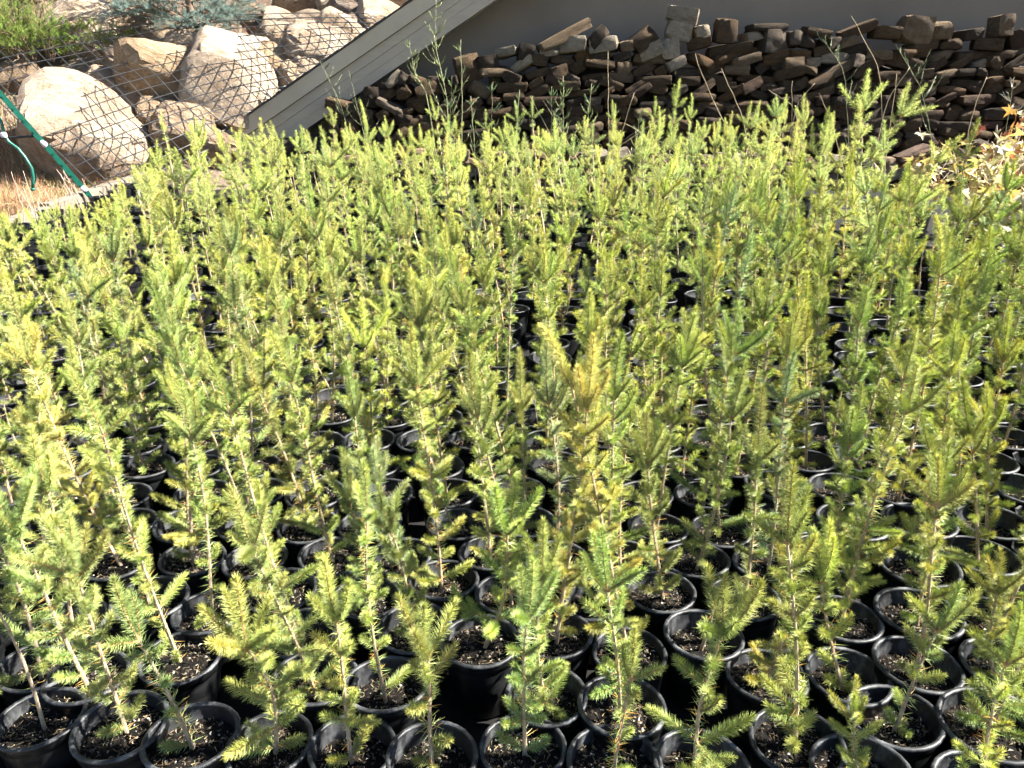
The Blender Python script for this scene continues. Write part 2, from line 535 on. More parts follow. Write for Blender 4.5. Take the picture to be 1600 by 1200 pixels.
# stacked stones ------------------------------------------------------
SY = 8.78            # face of the pile
pile = empty('stone_pile', (1.2, SY + 0.15, bed_z(SY)))
tag(pile, 'long dry stacked pile of brown and grey stones against the grey wall', 'stone pile')
stone_lib = [rock_mesh('stone', 100 + i, M_stone, n=2, power=random.uniform(9, 16), rough=0.09, cuts=5, cutd=(0.78, 0.95)) for i in range(16)]
TONE = {'b': (0.150, 0.103, 0.062), 'd': (0.092, 0.070, 0.050), 'l': (0.47, 0.40, 0.31), 'o': (0.175, 0.110, 0.058), 't': (0.25, 0.185, 0.12), 'g': (0.18, 0.147, 0.114), 'r': (0.125, 0.080, 0.056)}
n_stone = 0
def stone(px, py, w, h, rot, tone, y=SY, depth=None, parts=True):
    """w,h in reference pixels at the face of the pile"""
    global n_stone
    c = at_y(px, py, y)
    s = (c - Vector((0, 0, CAM_H))).dot(Vector((0, CP, -SP))) / FPX
    dp = depth or random.uniform(0.2, 0.34)
    Mx = Matrix.Translation(Vector((c.x, y + dp * 0.42, c.z)) - pile.location) @ Euler((R(random.uniform(-6, 6)), R(-rot), R(random.uniform(-14, 14)))).to_matrix().to_4x4() @ Matrix.Diagonal((w * s * 0.99, dp, h * s * 0.98, 1))
    o = link('stone', random.choice(stone_lib), pile, Mx)
    t = TONE[tone]; v = random.uniform(0.8, 1.2)
    o.color = (t[0] * v, t[1] * v, t[2] * v, 1)
    n_stone += 1
top_stones = [
    (613, 124, 34, 15, 42, 'l'), (628, 122, 20, 17, -30, 'g'),
    (730, 106, 42, 42, 12, 'b'), (762, 98, 36, 24, 8, 'd'), (793, 81, 36, 15, 12, 'l'), (822, 82, 26, 28, -12, 'd'), (840, 94, 30, 19, -5, 'b'),
    (882, 55, 92, 17, 27, 't'), (860, 82, 32, 11, 0, 'l'), (896, 70, 48, 26, 5, 'l'), (935, 58, 40, 23, 48, 'd'), (946, 70, 48, 24, 8, 'l'),
    (981, 71, 22, 17, 12, 't'), (1007, 61, 42, 27, 38, 'b'), (1020, 78, 40, 24, 22, 'l'),
    (1070, 22, 52, 25, -8, 'l'), (1063, 48, 43, 29, -10, 'l'), (1052, 77, 30, 34, 10, 'l'), (1100, 49, 26, 20, 6, 'l'), (1097, 67, 40, 18, 14, 'b'),
    (1138, 48, 38, 39, -4, 'b'), (1144, 76, 76, 17, 9, 'b'), (1148, 88, 74, 14, 14, 'o'), (1178, 56, 28, 15, 12, 'l'), (1203, 43, 63, 14, 2, 'd'), (1211, 62, 44, 38, 0, 'g'),
    (1245, 60, 22, 25, 0, 'g'), (1281, 50, 44, 14, -8, 'b'), (1268, 65, 25, 19, -6, 'd'), (1303, 66, 24, 16, 10, 'd'), (1346, 46, 60, 17, 22, 'b'), (1325, 64, 45, 16, 16, 't'),
    (1390, 50, 46, 20, -4, 'b'), (1437, 46, 50, 43, -4, 't'), (1476, 47, 33, 29, 4, 't'), (1444, 73, 46, 17, 8, 'b'), (1492, 70, 39, 17, 2, 'b'), (1520, 54, 33, 18, 8, 'd'),
    (1573, 40, 26, 34, 2, 't'), (1549, 69, 46, 19, -4, 'b'), (1597, 62, 30, 30, 20, 'r'), (1640, 60, 50, 26, 5, 'b'), (1690, 66, 44, 22, -6, 'd'), (1730, 70, 40, 24, 8, 'b'),
]
for t in top_stones: stone(*t)
prof_x = [500, 530, 560, 600, 650, 700, 740, 780, 830, 880, 950, 1000, 1050, 1100, 1200, 1300, 1400, 1500, 1600, 1760]
prof_y = [195, 172, 156, 138, 128, 128, 130, 108, 104, 94, 88, 94, 100, 96, 92, 78, 86, 86, 84, 86]
lower = G()
row = 0; y_off = -1.0
while y_off < 285:
    hrow = random.uniform(11.5, 16.5)
    x = 490 + random.uniform(0, 30)
    while x < 1760:
        w = random.choice((22, 26, 30, 34, 40, 46, 58)) * random.uniform(0.85, 1.15)
        py = np.interp(x + w / 2, prof_x, prof_y) + y_off
        zz = at_y(x, py, SY).z
        if zz > bed_z(SY) + 0.03:
            hh = hrow * random.uniform(0.85, 1.35)
            rot = random.choice((0, 0, 4, -5, 10, 18, 28, 34, -12, -22)) + random.uniform(-4, 4)
            if py < 238:
                tn = random.choice('bbbbbdddogrrtbdb') if py > 120 else random.choice('bbbdgtbtlo')
                stone(x + w / 2, py + random.uniform(-3, 3), w, hh, rot, tn, SY - 0.0016 * y_off + random.uniform(-0.06, 0.06))
            else:
                A, Tt = rock_arrays(random.randrange(10 ** 6), n=1, power=6, cuts=3)
                c = at_y(x + w / 2, py, SY - 0.25)
                g_ = Matrix.Translation((c.x, SY - 0.28 + random.uniform(-0.1, 0.08), c.z)) @ Matrix.Rotation(R(rot), 4, 'Y') @ Matrix.Diagonal((w * 0.0076, 0.34, hh * 0.0072, 1))
                tn = TONE[random.choice('bbbdgr')]
                lower.addg((A * 0.5, Tt, np.zeros(len(Tt), int), np.tile(np.array(tn), (len(A), 1))), g_)
        x += w * 0.98
    y_off += hrow * 1.02
    row += 1
M_stone_low = tinted('sandstone_low', 0.9, 14, 0.5, 0.6, 0.02)
lo = link('lower_stones', lower.mesh('lower_stones', [M_stone_low]), pile, Matrix.Translation(-pile.location)); lo['kind'] = 'stuff'
# rubble heart of the pile, behind the faced stones, coloured dark as gap shade
g = G()
hx = np.linspace(-2.7, 6.9, 70)
V = []; T = []
for x in hx:
    px = 800 + FPX * x / 8.35
    zt = at_y(px, np.interp(px, prof_x, prof_y) + 16, SY + 0.15).z
    for (yy, zz) in ((SY + 0.1, 0.2), (SY + 0.13, 0.6), (SY + 0.14, zt - 0.1), (SY + 0.3, zt), (WY - 0.03, zt - 0.05), (WY - 0.03, 0.2)):
        V.append((x, yy + random.uniform(-0.04, 0.04) * (yy < WY - 0.1), zz + random.uniform(-0.04, 0.04)))
for i in range(69):
    for j in range(5):
        p = i * 6 + j; T += [(p, p + 6, p + 7), (p, p + 7, p + 1)]
g.add(V, T, 0, (0.035, 0.027, 0.02))
link('gap_shade_rubble', g.mesh('gap_shade_rubble', [M_stone_low]), pile, Matrix.Translation(-pile.location))

# boulders on the bank -------------------------------------------------
boulder_lib = [rock_mesh('boulder', 300 + i, M_boulder, n=3, power=random.uniform(2.8, 4.0), rough=0.22, cuts=8, cutd=(0.70, 0.95)) for i in range(10)]
# px, py, w, h, roll, tone, lib, label
BL = [
    (138, 212, 138, 160, -14, (1.05, .98, .9), 0, 'largest rounded beige boulder behind the wire mesh, beside the green post'),
    (362, 140, 118, 150, -18, (1.2, 1.17, 1.1), 1, 'tall white boulder under the wire mesh, left of the roof edge'),
    (268, 128, 130, 74, -24, (1.0, .9, .72), 2, 'long yellowish boulder lying under the middle of the wire mesh'),
    (292, 205, 84, 70, -10, (.95, .86, .74), 3, 'beige boulder low on the bank behind the leftmost tall seedlings'),
    (138, 50, 92, 92, -6, (1.2, 1.15, 1.05), 4, 'pale boulder with carved lettering beneath the blue spruce'),
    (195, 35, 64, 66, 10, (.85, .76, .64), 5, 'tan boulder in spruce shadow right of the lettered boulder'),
    (212, 108, 70, 40, -8, (1.0, .93, .82), 6, 'small cream boulder just right of the green shrub'),
    (306, 76, 70, 34, 2, (1.05, 1.0, .92), 7, 'flat pale boulder directly below the blue spruce boughs'),
    (431, 32, 34, 36, -12, (1.25, 1.22, 1.12), 8, 'small bright white boulder on red needle litter'),
    (448, 66, 70, 40, -8, (1.0, .95, .86), 9, 'cream boulder at the upper edge of the wire mesh'),
    (478, 48, 66, 32, 6, (.9, .86, .8), 2, 'grey topped low boulder between white boulder and roof'),
    (500, 92, 96, 66, -20, (1.15, 1.1, 1.02), 6, 'broad white slab boulder under the mesh near the roof edge'),
    (436, 106, 70, 62, -14, (1.05, .93, .72), 3, 'yellow stained boulder beneath the upper right mesh'),
    (536, 60, 76, 52, -26, (1.2, 1.15, 1.05), 1, 'cracked white boulder close above the sloping roof edge'),
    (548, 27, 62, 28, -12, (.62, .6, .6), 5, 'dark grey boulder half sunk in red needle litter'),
    (592, 32, 60, 64, -18, (1.2, 1.14, 1.04), 8, 'pale upright boulder touching the roof line'),
    (618, -4, 96, 52, -14, (1.25, 1.2, 1.1), 0, 'large white boulder in the corner above the roof'),
    (462, 8, 60, 24, 0, (1.1, 1.05, .96), 7, 'pale stone at the top edge above the red litter'),
    (523, 6, 46, 30, 8, (1.2, 1.15, 1.05), 9, 'white stone at the top edge left of the roof'),
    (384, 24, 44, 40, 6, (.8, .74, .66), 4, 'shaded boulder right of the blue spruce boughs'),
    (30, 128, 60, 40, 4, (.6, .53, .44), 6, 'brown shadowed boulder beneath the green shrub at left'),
    (398, 84, 40, 40, -10, (.9, .84, .76), 8, 'small boulder wedged above the tall white boulder'),
    (246, 178, 48, 44, -6, (.92, .84, .7), 9, 'small beige boulder right of the largest boulder'),
    (470, 138, 64, 56, -16, (1.1, 1.0, .84), 5, 'cream boulder half hidden behind the roof edge'),
    (178, 150, 74, 60, -20, (1.0, .9, .78), 7, 'tan slab filling the gap right of the largest boulder top'),
    (322, 108, 52, 44, -14, (1.05, .98, .86), 4, 'cream block between the long yellowish and the tall white boulder'),
    (410, 175, 60, 60, -16, (1.15, 1.1, 1.0), 9, 'white block low beside the foot of the roof edge'),
    (338, 232, 70, 44, -8, (.9, .8, .7), 0, 'low tan boulder at the foot of the bank near the roof end'),
    (486, 118, 60, 40, -20, (1.1, 1.04, .95), 3, 'pale slab wedged between mesh and roof edge'),
    (565, 52, 44, 44, -20, (1.05, 1.0, .92), 7, 'narrow pale rock just above the roof edge'),
    (345, 52, 50, 30, 4, (.95, .9, .84), 6, 'pale rock peeping under the right side of the spruce'),
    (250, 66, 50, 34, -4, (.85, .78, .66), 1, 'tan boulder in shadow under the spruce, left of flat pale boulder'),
]
boulder_objs = []
for (px, py, w, h, roll, tone, li, lab) in BL:
    p = on_hill(px, min(py + h * 0.3, 285))
    s = (p - Vector((0, 0, CAM_H))).dot(Vector((0, CP, -SP))) / FPX
    d = max(w, h) * s * 0.95
    c = at_y(px, py, p.y + d * 0.10)
    o = link('boulder', boulder_lib[li])
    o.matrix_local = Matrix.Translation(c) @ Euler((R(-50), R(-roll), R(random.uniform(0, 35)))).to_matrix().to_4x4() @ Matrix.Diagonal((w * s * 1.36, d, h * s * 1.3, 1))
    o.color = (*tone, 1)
    tag(o, lab, 'boulder', 'boulders on the bank')
    boulder_objs.append(o)

# ------------------------------------------------------------------ spruce shoots
# needle colours are multiplied by each seedling's own tint
def shoot_arrays(length, bend, seed, nl=0.020, dens=4500, spread=58, lod=False, side=0, bare=0.08, wob=0.0, nw=0.00125):
    r = np.random.default_rng(seed)
    g = G()
    def axis(t, L_, b_):                      # t 0..1, bends towards +X
        ang = b_ * t
        if abs(b_) < 1e-4: return np.stack([0 * t, 0 * t, L_ * t], -1)
        return np.stack([L_ / b_ * (1 - np.cos(ang)), wob * np.sin(t * 5), L_ / b_ * np.sin(ang)], -1)
    def one(L_, b_, Mx, nls):
        n = int(L_ * (dens if not lod else 1750))
        t = np.sort(r.uniform(bare, 1.0, n))
        P = axis(t, L_, b_)
        tg = np.stack([np.sin(b_ * t), 0 * t, np.cos(b_ * t)], -1)
        az = np.arange(n) * 2.39996 + r.normal(0, 0.25, n)
        sx = np.stack([np.cos(b_ * t), 0 * t, -np.sin(b_ * t)], -1); sy = np.array([0, 1.0, 0])
        rad = np.cos(az)[:, None] * sx + np.sin(az)[:, None] * sy
        a = np.radians(spread + r.normal(0, 8, n)) * (1 - 0.62 * np.clip((t - 0.86) / 0.14, 0, 1))
        D = tg * np.cos(a)[:, None] + rad * np.sin(a)[:, None]
        D += sx * 0.12                        # needles sweep a little upwards
        D /= np.linalg.norm(D, axis=1)[:, None]
        ln = nls * r.uniform(0.75, 1.12, n) * (0.72 + 0.5 * np.sin(np.clip(t, 0, 1) * math.pi) ** 0.6)
        v = r.uniform(0.72, 1.25, n)
        c = np.stack([v * (0.92 + 0.22 * t), v * (0.96 + 0.1 * t), v * (0.95 - 0.1 * t)], -1)
        Q = np.array(Mx)
        P = P @ Q[:3, :3].T + Q[:3, 3]; D = D @ Q[:3, :3].T
        g.needles(P, D, ln * (1.05 if lod else 1), 0.0021 if lod else nw, 0, c, 1 if lod else 3)
        tt = np.linspace(0, 1, 3 if lod else 6)
        A = axis(tt, L_, b_) @ Q[:3, :3].T + Q[:3, 3]
        g.tube(A, np.interp(tt, [0, 1], [0.0024, 0.0011]), 3 if lod else 5, 1, (0.42, 0.27, 0.12), cap=False)
    one(length, bend, Matrix.Identity(4), nl)
    for k_ in range(side):
        t = 0.3 + 0.45 * (k_ + r.uniform(0, 0.5)) / max(1, side)
        sgn = 1 if k_ % 2 else -1
        p = axis(np.array([t]), length, bend)[0]
        Mx = Matrix.Translation(Vector(p)) @ Matrix.Rotation(bend * t, 4, 'Y') @ Matrix.Rotation(sgn * R(r.uniform(38, 58)), 4, 'X')
        one(length * r.uniform(0.32, 0.5), 0.2, Mx, nl * 0.85)
    return g.arrays()
SPEC = []
for i, L_ in enumerate((0.030, 0.040, 0.052, 0.064, 0.078, 0.092, 0.108, 0.126)):
    SPEC.append((L_, 0.25 + 0.12 * (i % 3), 0))
    SPEC.append((L_ * 1.06, -0.1 + 0.3 * (i % 2), 0))
for i, L_ in enumerate((0.075, 0.095, 0.115, 0.14)):
    SPEC.append((L_, 0.45, 2 + i % 3))
SHOOT, SHOOT_LOD, SHOOT_ME, SHOOT_MID = [], [], [], []
for i, (L_, b_, sd) in enumerate(SPEC):
    kw = dict(nl=0.0118 + 0.035 * L_ if not sd else 0.0128, side=sd)
    A = shoot_arrays(L_, b_, 40 + i, **kw)
    SHOOT_ME.append(mesh_from('branch', *A, [M_needle, M_bark]))
    SHOOT_MID.append(mesh_from('branch', *shoot_arrays(L_, b_, 40 + i, dens=2300, nw=0.0019, **kw), [M_needle_mid, M_bark]))
    SHOOT_LOD.append(shoot_arrays(L_, b_, 40 + i, lod=True, **kw))
def pick_shoot(L_, compound=False):
    lo_, hi_ = (16, 20) if compound else (0, 16)
    best = sorted(range(lo_, hi_), key=lambda i: abs(SPEC[i][0] - L_) + random.uniform(0, 0.008))
    return best[0]

# ------------------------------------------------------------------ seedling variants
def frame(p, d, up=Vector((0, 0, 1))):
    """matrix whose Z runs along d and whose X leans towards up"""
    z = d.normalized(); x = (up - z * up.dot(z))
    if x.length < 0.05: x = Vector((random.uniform(-1, 1), random.uniform(-1, 1), 0))
    x = (x - z * x.dot(z)).normalized(); y = z.cross(x)
    Mx = Matrix.Identity(4)
    for i in range(3): Mx[i][0] = x[i]; Mx[i][1] = y[i]; Mx[i][2] = z[i]; Mx[i][3] = p[i]
    return Mx
class Variant: pass
def make_variant(seed, h, bush, whorl, kind='tree'):
    """h: height of the stem without its leader; bush 0..1; whorl: number of top shoots"""
    global rng
    random.seed(seed); r = random
    rng = np.random.default_rng(seed)
    v = Variant(); v.br = []
    ph = r.uniform(0, 6.28); amp = r.uniform(0.006, 0.02)
    def cen(t): return Vector((amp * math.sin(t * 3.0 + ph) - amp * math.sin(ph), amp * math.cos(t * 2.3 + ph) - amp * math.cos(ph), h * t))
    ts = np.linspace(0, 1, 14)
    P = np.array([cen(t) for t in ts])
    rad = np.interp(ts, [0, 0.08, 1], [0.0043 + h * 0.0014, 0.0036 + h * 0.0010, 0.0019])
    cs = np.array([(0.36, 0.29, 0.21)] * 14)
    def build(lod):
        g = G()
        pp, rr = (P, rad) if not lod else (P[::3], rad[::3] * 1.1)
        k_ = len(pp)
        g.tube(pp, rr, 7 if not lod else 3, 1, (0.40, 0.305, 0.205), cap=False)
        # single needles standing straight on the stem, sparse and browned near the ground
        rr_ = np.random.default_rng(seed + 5)
        n = int(h * (900 if not lod else 180) * v.stemn)
        t = rr_.beta(1.6, 1.1, n) * 0.97 + 0.02
        C0 = np.array([cen(a) for a in t])
        az = rr_.uniform(0, 6.283, n); el = rr_.normal(0.35, 0.35, n)
        D = np.stack([np.cos(az) * np.cos(el), np.sin(az) * np.cos(el), np.sin(el)], -1)
        vv = rr_.uniform(0.65, 1.15, n)
        br = (rr_.uniform(0, 1, n) < np.interp(t, [0, 0.4, 1], [0.55, 0.2, 0.05]))[:, None]
        c = np.where(br, np.stack([vv * 1.7, vv * 0.95, vv * 0.8], -1), np.stack([vv] * 3, -1))
        g.needles(C0, D, rr_.uniform(0.016, 0.028, n), 0.0018 if not lod else 0.0026, 0, c, 3 if not lod else 1)
        return g.arrays()
    v.stemn = r.uniform(0.5, 1.2) if kind == 'tree' else 0.05
    v.trunk = build(False); v.trunk_lod = build(True)
    v.h = h
    if kind == 'tree':
        # loose tiers of side shoots up the stem, with odd shoots between
        az = r.uniform(0, 6.28)
        t = 0.08
        while t < 0.95:
            m_ = r.choice((1, 2, 2, 3, 3, 4)) if bush > 0.4 else r.choice((1, 1, 2, 2, 3))
            size = (0.031 + 0.027 * r.random()) * (1.2 - 0.35 * t) * (0.75 + 0.5 * bush)
            if r.random() < 0.16 + 0.14 * bush: size = r.uniform(0.06, 0.10) * (1.1 - 0.25 * t)
            for k_ in range(m_):
                az += 6.283 / m_ + r.uniform(-0.6, 0.6)
                el = R(r.uniform(0, 34) + 26 * t)
                ln = size * r.uniform(0.65, 1.15)
                comp = ln > 0.085 and r.random() < 0.25
                d = Vector((math.cos(az) * math.cos(el), math.sin(az) * math.cos(el), math.sin(el)))
                i = pick_shoot(ln, comp)
                v.br.append((i, frame(cen(min(0.98, t + r.uniform(-0.012, 0.012))), d) @ Matrix.Diagonal((1, 1, ln / SPEC[i][0], 1))))
            az += 1.1
            t += r.uniform(0.034, 0.066) / h * (1.15 - 0.3 * bush)
        # whorl of steep shoots under the tip, then the leader
        az = r.uniform(0, 6.28)
        for k_ in range(whorl):
            az += 6.283 / whorl + r.uniform(-0.35, 0.35)
            el = R(r.uniform(36, 66)); ln = r.uniform(0.05, 0.10) * (0.8 + 0.45 * bush)
            d = Vector((math.cos(az) * math.cos(el), math.sin(az) * math.cos(el), math.sin(el)))
            i = pick_shoot(ln, False)
            v.br.append((i, frame(cen(0.985), d) @ Matrix.Diagonal((1, 1, ln / SPEC[i][0], 1))))
        ln = r.uniform(0.085, 0.145); i = pick_shoot(ln)
        d = Vector((r.uniform(-0.12, 0.12), r.uniform(-0.12, 0.12), 1))
        v.br.append((i, frame(cen(1.0), d) @ Matrix.Diagonal((1, 1, ln / SPEC[i][0], 1))))
        v.top = h + ln
    else:
        v.top = h
    v.trunk_me = mesh_from('trunk', *v.trunk, [M_needle, M_bark])
    g = G(); g.addg(v.trunk_lod)
    for i, Mx in v.br: g.addg(SHOOT_LOD[i], Mx)
    v.lod = g.arrays()
    return v
VARS = []
s_ = 1000
for h in (0.22, 0.29, 0.35, 0.41, 0.48, 0.56, 0.65):
    for bush, wh in ((0.25, 2), (0.5, 3), (0.8, 4), (1.0, 5)):
        s_ += 1
        VARS.append((h, bush, make_variant(s_, h * (1 + 0.03 * ((s_ % 3) - 1)), bush, wh)))
STICKS = [make_variant(1900 + i, h, 0, 0, 'stick') for i, h in enumerate((0.16, 0.26, 0.36))]
random.seed(77); rng = np.random.default_rng(77)

# ------------------------------------------------------------------ pots
PR, PH = 0.0875, 0.158          # rim radius, height
def pot_me():
    g = G()
    g.lathe([(0.0, 0.0), (PR * 0.74, 0.0), (PR * 0.76, 0.004), (PR * 0.93, PH - 0.026), (PR * 0.93, PH - 0.0255), (PR * 0.955, PH - 0.025), (PR * 0.955, PH - 0.006),
             ], 28, 0)
    g.lathe([(PR * 0.905, PH - 0.004), (PR * 0.895, PH - 0.024), (PR * 0.872, PH - 0.027), (PR * 0.80, 0.05)], 28, 1)
    return g.mesh('pot', [M_pot, M_pot_in], True)
def rim_me():
    g = G()
    pr = []
    for a in np.linspace(-0.5 * math.pi, 1.5 * math.pi, 9):
        pr.append((PR * 0.945 + 0.0052 * math.cos(a), PH - 0.003 + 0.0042 * math.sin(a)))
    g.lathe(pr, 28, 0)
    return g.mesh('rim', [M_pot_in], True)
POT_ME, RIM_ME = pot_me(), rim_me()
def soil_arrays(seed, z, lod=False):
    r = np.random.default_rng(seed); g = G()
    n = 20 if not lod else 10
    rings = (0.0, 0.3, 0.6, 0.85, 1.0) if not lod else (0.0, 1.0)
    V = []
    for q in rings:
        for j in range(n):
            a = j * 2 * math.pi / n; rr = PR * 0.868 * q
            V.append((rr * math.cos(a), rr * math.sin(a), z + r.normal(0, 0.0025) + 0.004 * (1 - q)))
    T = []
    for i in range(len(rings) - 1):
        for j in range(n):
            p = i * n + j; q = i * n + (j + 1) % n; T += [(p, p + n, q + n), (p, q + n, q)]
    g.add(V, T, 0)
    k_ = 190 if not lod else 7
    tet = np.array([(1, 0, -0.4), (-0.5, 0.87, -0.4), (-0.5, -0.87, -0.4), (0.1, 0.05, 0.7)])
    TT = [(0, 1, 3), (1, 2, 3), (2, 0, 3), (0, 2, 1)]
    for i in range(k_):
        a = r.uniform(0, 6.28); rr = PR * 0.83 * math.sqrt(r.uniform(0, 1))
        s = r.uniform(0.0016, 0.0042) * (1.6 if lod else 1)
        Q = Euler((r.uniform(-1, 1), r.uniform(-1, 1), a * 7)).to_matrix()
        W = (tet * s * np.array([1.0 + r.uniform(0, 1.2), 0.8, 0.8])) @ np.array(Q).T + (rr * math.cos(a), rr * math.sin(a), z + 0.004)
        u = r.uniform()
        c = (0.36, 0.34, 0.30) if u < 0.17 else ((0.14, 0.115, 0.085) if u < 0.55 else (0.07, 0.05, 0.035))
        g.add(W, TT, 1, c)
    if not lod:
        # fallen needles and bark shreds lying on the mix
        k_ = 70; a = r.uniform(0, 6.28, k_); rr = PR * 0.82 * np.sqrt(r.uniform(0, 1, k_)); b = r.uniform(0, 6.28, k_)
        P = np.stack([rr * np.cos(a), rr * np.sin(a), np.full(k_, z + 0.0055)], -1)
        D = np.stack([np.cos(b), np.sin(b), r.normal(0, 0.15, k_)], -1); D /= np.linalg.norm(D, axis=1)[:, None]
        P -= D * 0.006
        cc = np.array([(0.30, 0.22, 0.12), (0.20, 0.13, 0.07), (0.34, 0.30, 0.16), (0.12, 0.09, 0.06)])[r.integers(0, 4, k_)]
        g.needles(P, D, r.uniform(0.008, 0.02, k_), 0.0016, 1, cc, 3)
    return g.arrays()
SOIL_ME = [mesh_from('soil', *soil_arrays(60 + i, PH - 0.026 - 0.007 * i), [M_soil, M_chip]) for i in range(4)]
SOIL_Z = [PH - 0.026 - 0.007 * i for i in range(4)]
g = G()
g.lathe([(PR * 0.75, 0.0), (PR * 0.93, PH - 0.026), (PR * 0.96, PH - 0.024), (PR * 0.99, PH), (PR * 0.93, PH - 0.002), (PR * 0.86, PH - 0.045)], 12, 2)
POT_LOD = g.arrays()
SOIL_LOD = [soil_arrays(90 + i, PH - 0.034 - 0.006 * i, True) for i in range(3)]
SOIL_LOD = [(V_, T_, M_ + 3, C_) for (V_, T_, M_, C_) in SOIL_LOD]     # slots 3 soil, 4 chips

# ------------------------------------------------------------------ planting plan: staggered rows of pots
def pot_xy(px, py):
    """where a rim centre seen at this pixel stands"""
    d = ray(px, py); o = Vector((0, 0, CAM_H))
    # rim plane z = SLOPE*(y-1)+PH
    t = (CAM_H - PH + SLOPE) / (SLOPE * d.y - d.z)
    return o + d * t
cells = []          # [x, y, row]
DY = 0.156; DX = 0.180
rowi = 0; y = 1.02
while y < 7.45:
    kk = 1.0 + 0.36 * sstep(1.5, 4.8, y)
    off = (rowi % 2) * DX * 0.5 + random.uniform(-0.02, 0.02)
    x = -4.6 + off
    while x < 5.0:
        zc = y * CP + (CAM_H - bed_z(y) - 0.3) * SP
        lim = 0.667 * zc
        left = max(-3.68, -lim - 0.55); right = min(lim + 0.75, 2.78 - 0.2 * sstep(4.3, 5.2, y) + 0.08 * math.sin(y * 3) if y > 4.2 else 9)
        if left < x < right and not (x < -0.45 and y < 1.1) and not (y > 7.1 and random.random() < 0.35):
            cells.append([x + random.uniform(-0.032, 0.032) * kk, y + random.uniform(-0.032, 0.032) * kk, rowi])
        x += DX * kk
    y += DY * (1.0 + 0.95 * sstep(1.7, 5.2, y)); rowi += 1
cells = np.array(cells)
fixed = np.zeros(len(cells), bool)
# rims read off the photograph's front rows
rims = [(65, 1122), (195, 1133), (300, 1157), (427, 1160), (548, 1168), (675, 1178), (820, 1166), (960, 1195), (1092, 1197),
        (135, 1058), (345, 1080), (490, 1060), (602, 1075), (970, 1110), (1105, 1113), (1243, 1160), (1400, 1125), (1548, 1140),
        (58, 1038), (110, 972), (280, 1022), (330, 955), (755, 1005), (650, 978), (690, 910), (1315, 972), (1440, 896), (1436, 966),
        (1322, 1057), (1560, 980), (1560, 1050), (855, 1085), (1430, 1045), (1350, 1212)]
for (px, py) in rims:
    p = pot_xy(px, py)
    d = np.hypot(cells[:, 0] - p.x, cells[:, 1] - p.y) + fixed * 9
    i = int(np.argmin(d))
    if d[i] < 0.13:
        cells[i, 0], cells[i, 1] = p.x, p.y; fixed[i] = True
# let crowded neighbours slide apart
near_idx = np.where(cells[:, 1] < 3.6)[0]
for it in range(14):
    for a in near_idx:
        d = cells[near_idx, :2] - cells[a, :2]
        dist = np.hypot(d[:, 0], d[:, 1])
        for q in np.where((dist < 0.166) & (dist > 1e-6))[0]:
            b = near_idx[q]; push = (0.166 - dist[q]) * 0.4 * d[q] / dist[q]
            if not fixed[b]: cells[b, :2] += push
            if not fixed[a]: cells[a, :2] -= push
TINTS = [((0.470, 0.530, 0.185), 6), ((0.435, 0.510, 0.190), 6), ((0.530, 0.575, 0.195), 5), ((0.385, 0.475, 0.195), 1.2), ((0.370, 0.465, 0.250), 0.6), ((0.530, 0.535, 0.170), 0.2)]
def rnd_tint(i=None):
    t = random.choices([a for a, _ in TINTS], [b for _, b in TINTS])[0] if i is None else TINTS[i][0]
    v = random.uniform(0.88, 1.12)
    return tuple(c * v * random.uniform(0.95, 1.05) for c in t)
# seedlings read off the photograph: base pixel, top pixel, bushiness, tint
heroes = [
    ((560, 1170), (490, 868), 0.5, 0, 'left-leaning yellow-green seedling with three-shoot crown, front row left of centre'),
    ((298, 1165), (172, 905), 0.4, 3, 'strongly left-leaning seedling with pale bare stem, front row at lower left'),
    ((425, 1150), (340, 890), 0.8, 0, 'bushy left-leaning seedling, front row, right of the bare leaning stem'),
    ((675, 1180), (630, 932), 0.6, 2, 'short yellow seedling with two upright shoots at bottom centre-left'),
    ((822, 1168), (848, 880), 0.5, 3, 'slender upright seedling in the front pot at bottom centre'),
    ((958, 1100), (942, 822), 0.7, 1, 'open-branched seedling one row behind the front at bottom centre'),
    ((1103, 1190), (1100, 898), 1.0, 0, 'bushiest broad yellow-green seedling in the front row, right of centre'),
    ((1245, 1160), (1240, 735), 0.7, 0, 'tall front seedling with one long leader, right of the bushiest one'),
    ((1310, 1062), (1300, 830), 0.5, 2, 'seedling behind the tall long-leader one at lower right'),
    ((1430, 1180), (1522, 930), 0.4, 1, 'right-leaning seedling with two-forked top at lower right'),
    ((1350, 1212), (1345, 1085), 1.0, 2, 'small bright yellow seedling cut by the bottom edge at lower right'),
    ((330, 890), (272, 618), 1.0, 0, 'large star-shaped five-shoot seedling at middle left'),
    ((795, 1000), (806, 742), 1.0, 0, 'large seedling with broad whorl of upright shoots at lower centre'),
    ((1010, 955), (1018, 648), 0.9, 1, 'tall seedling with long outstretched branches right of centre'),
    ((115, 985), (28, 665), 0.5, 0, 'tall left-leaning seedling at the left edge of the middle'),
    ((630, 880), (592, 690), 0.8, 4, 'bluish-green seedling standing left of the central whorled one'),
    ((1590, 880), (1497, 592), 0.8, 0, 'left-tilting tall seedling with whitish stem at the right edge'),
    ((1178, 960), (1188, 600), 0.8, 3, 'tall full seedling right of centre in the middle rows'),
    ((1315, 870), (1370, 602), 0.6, 1, 'seedling with browned upper stem at right of the middle rows'),
    ((1468, 960), (1470, 700), 0.5, 1, 'upright seedling behind the large pots at lower right'),
    ((1545, 1060), (1545, 880), 0.7, 0, 'low bushy seedling at the lower right edge'),
    ((120, 820), (90, 615), 0.8, 0, 'forked top yellow seedling at the left, above the left-leaning ones'),
    ((690, 860), (650, 700), 0.6, 1, 'small seedling left of the central whorl with drooping side shoots'),
    ((905, 830), (880, 560), 0.7, 1, 'tall seedling just behind and right of the central whorl'),
]
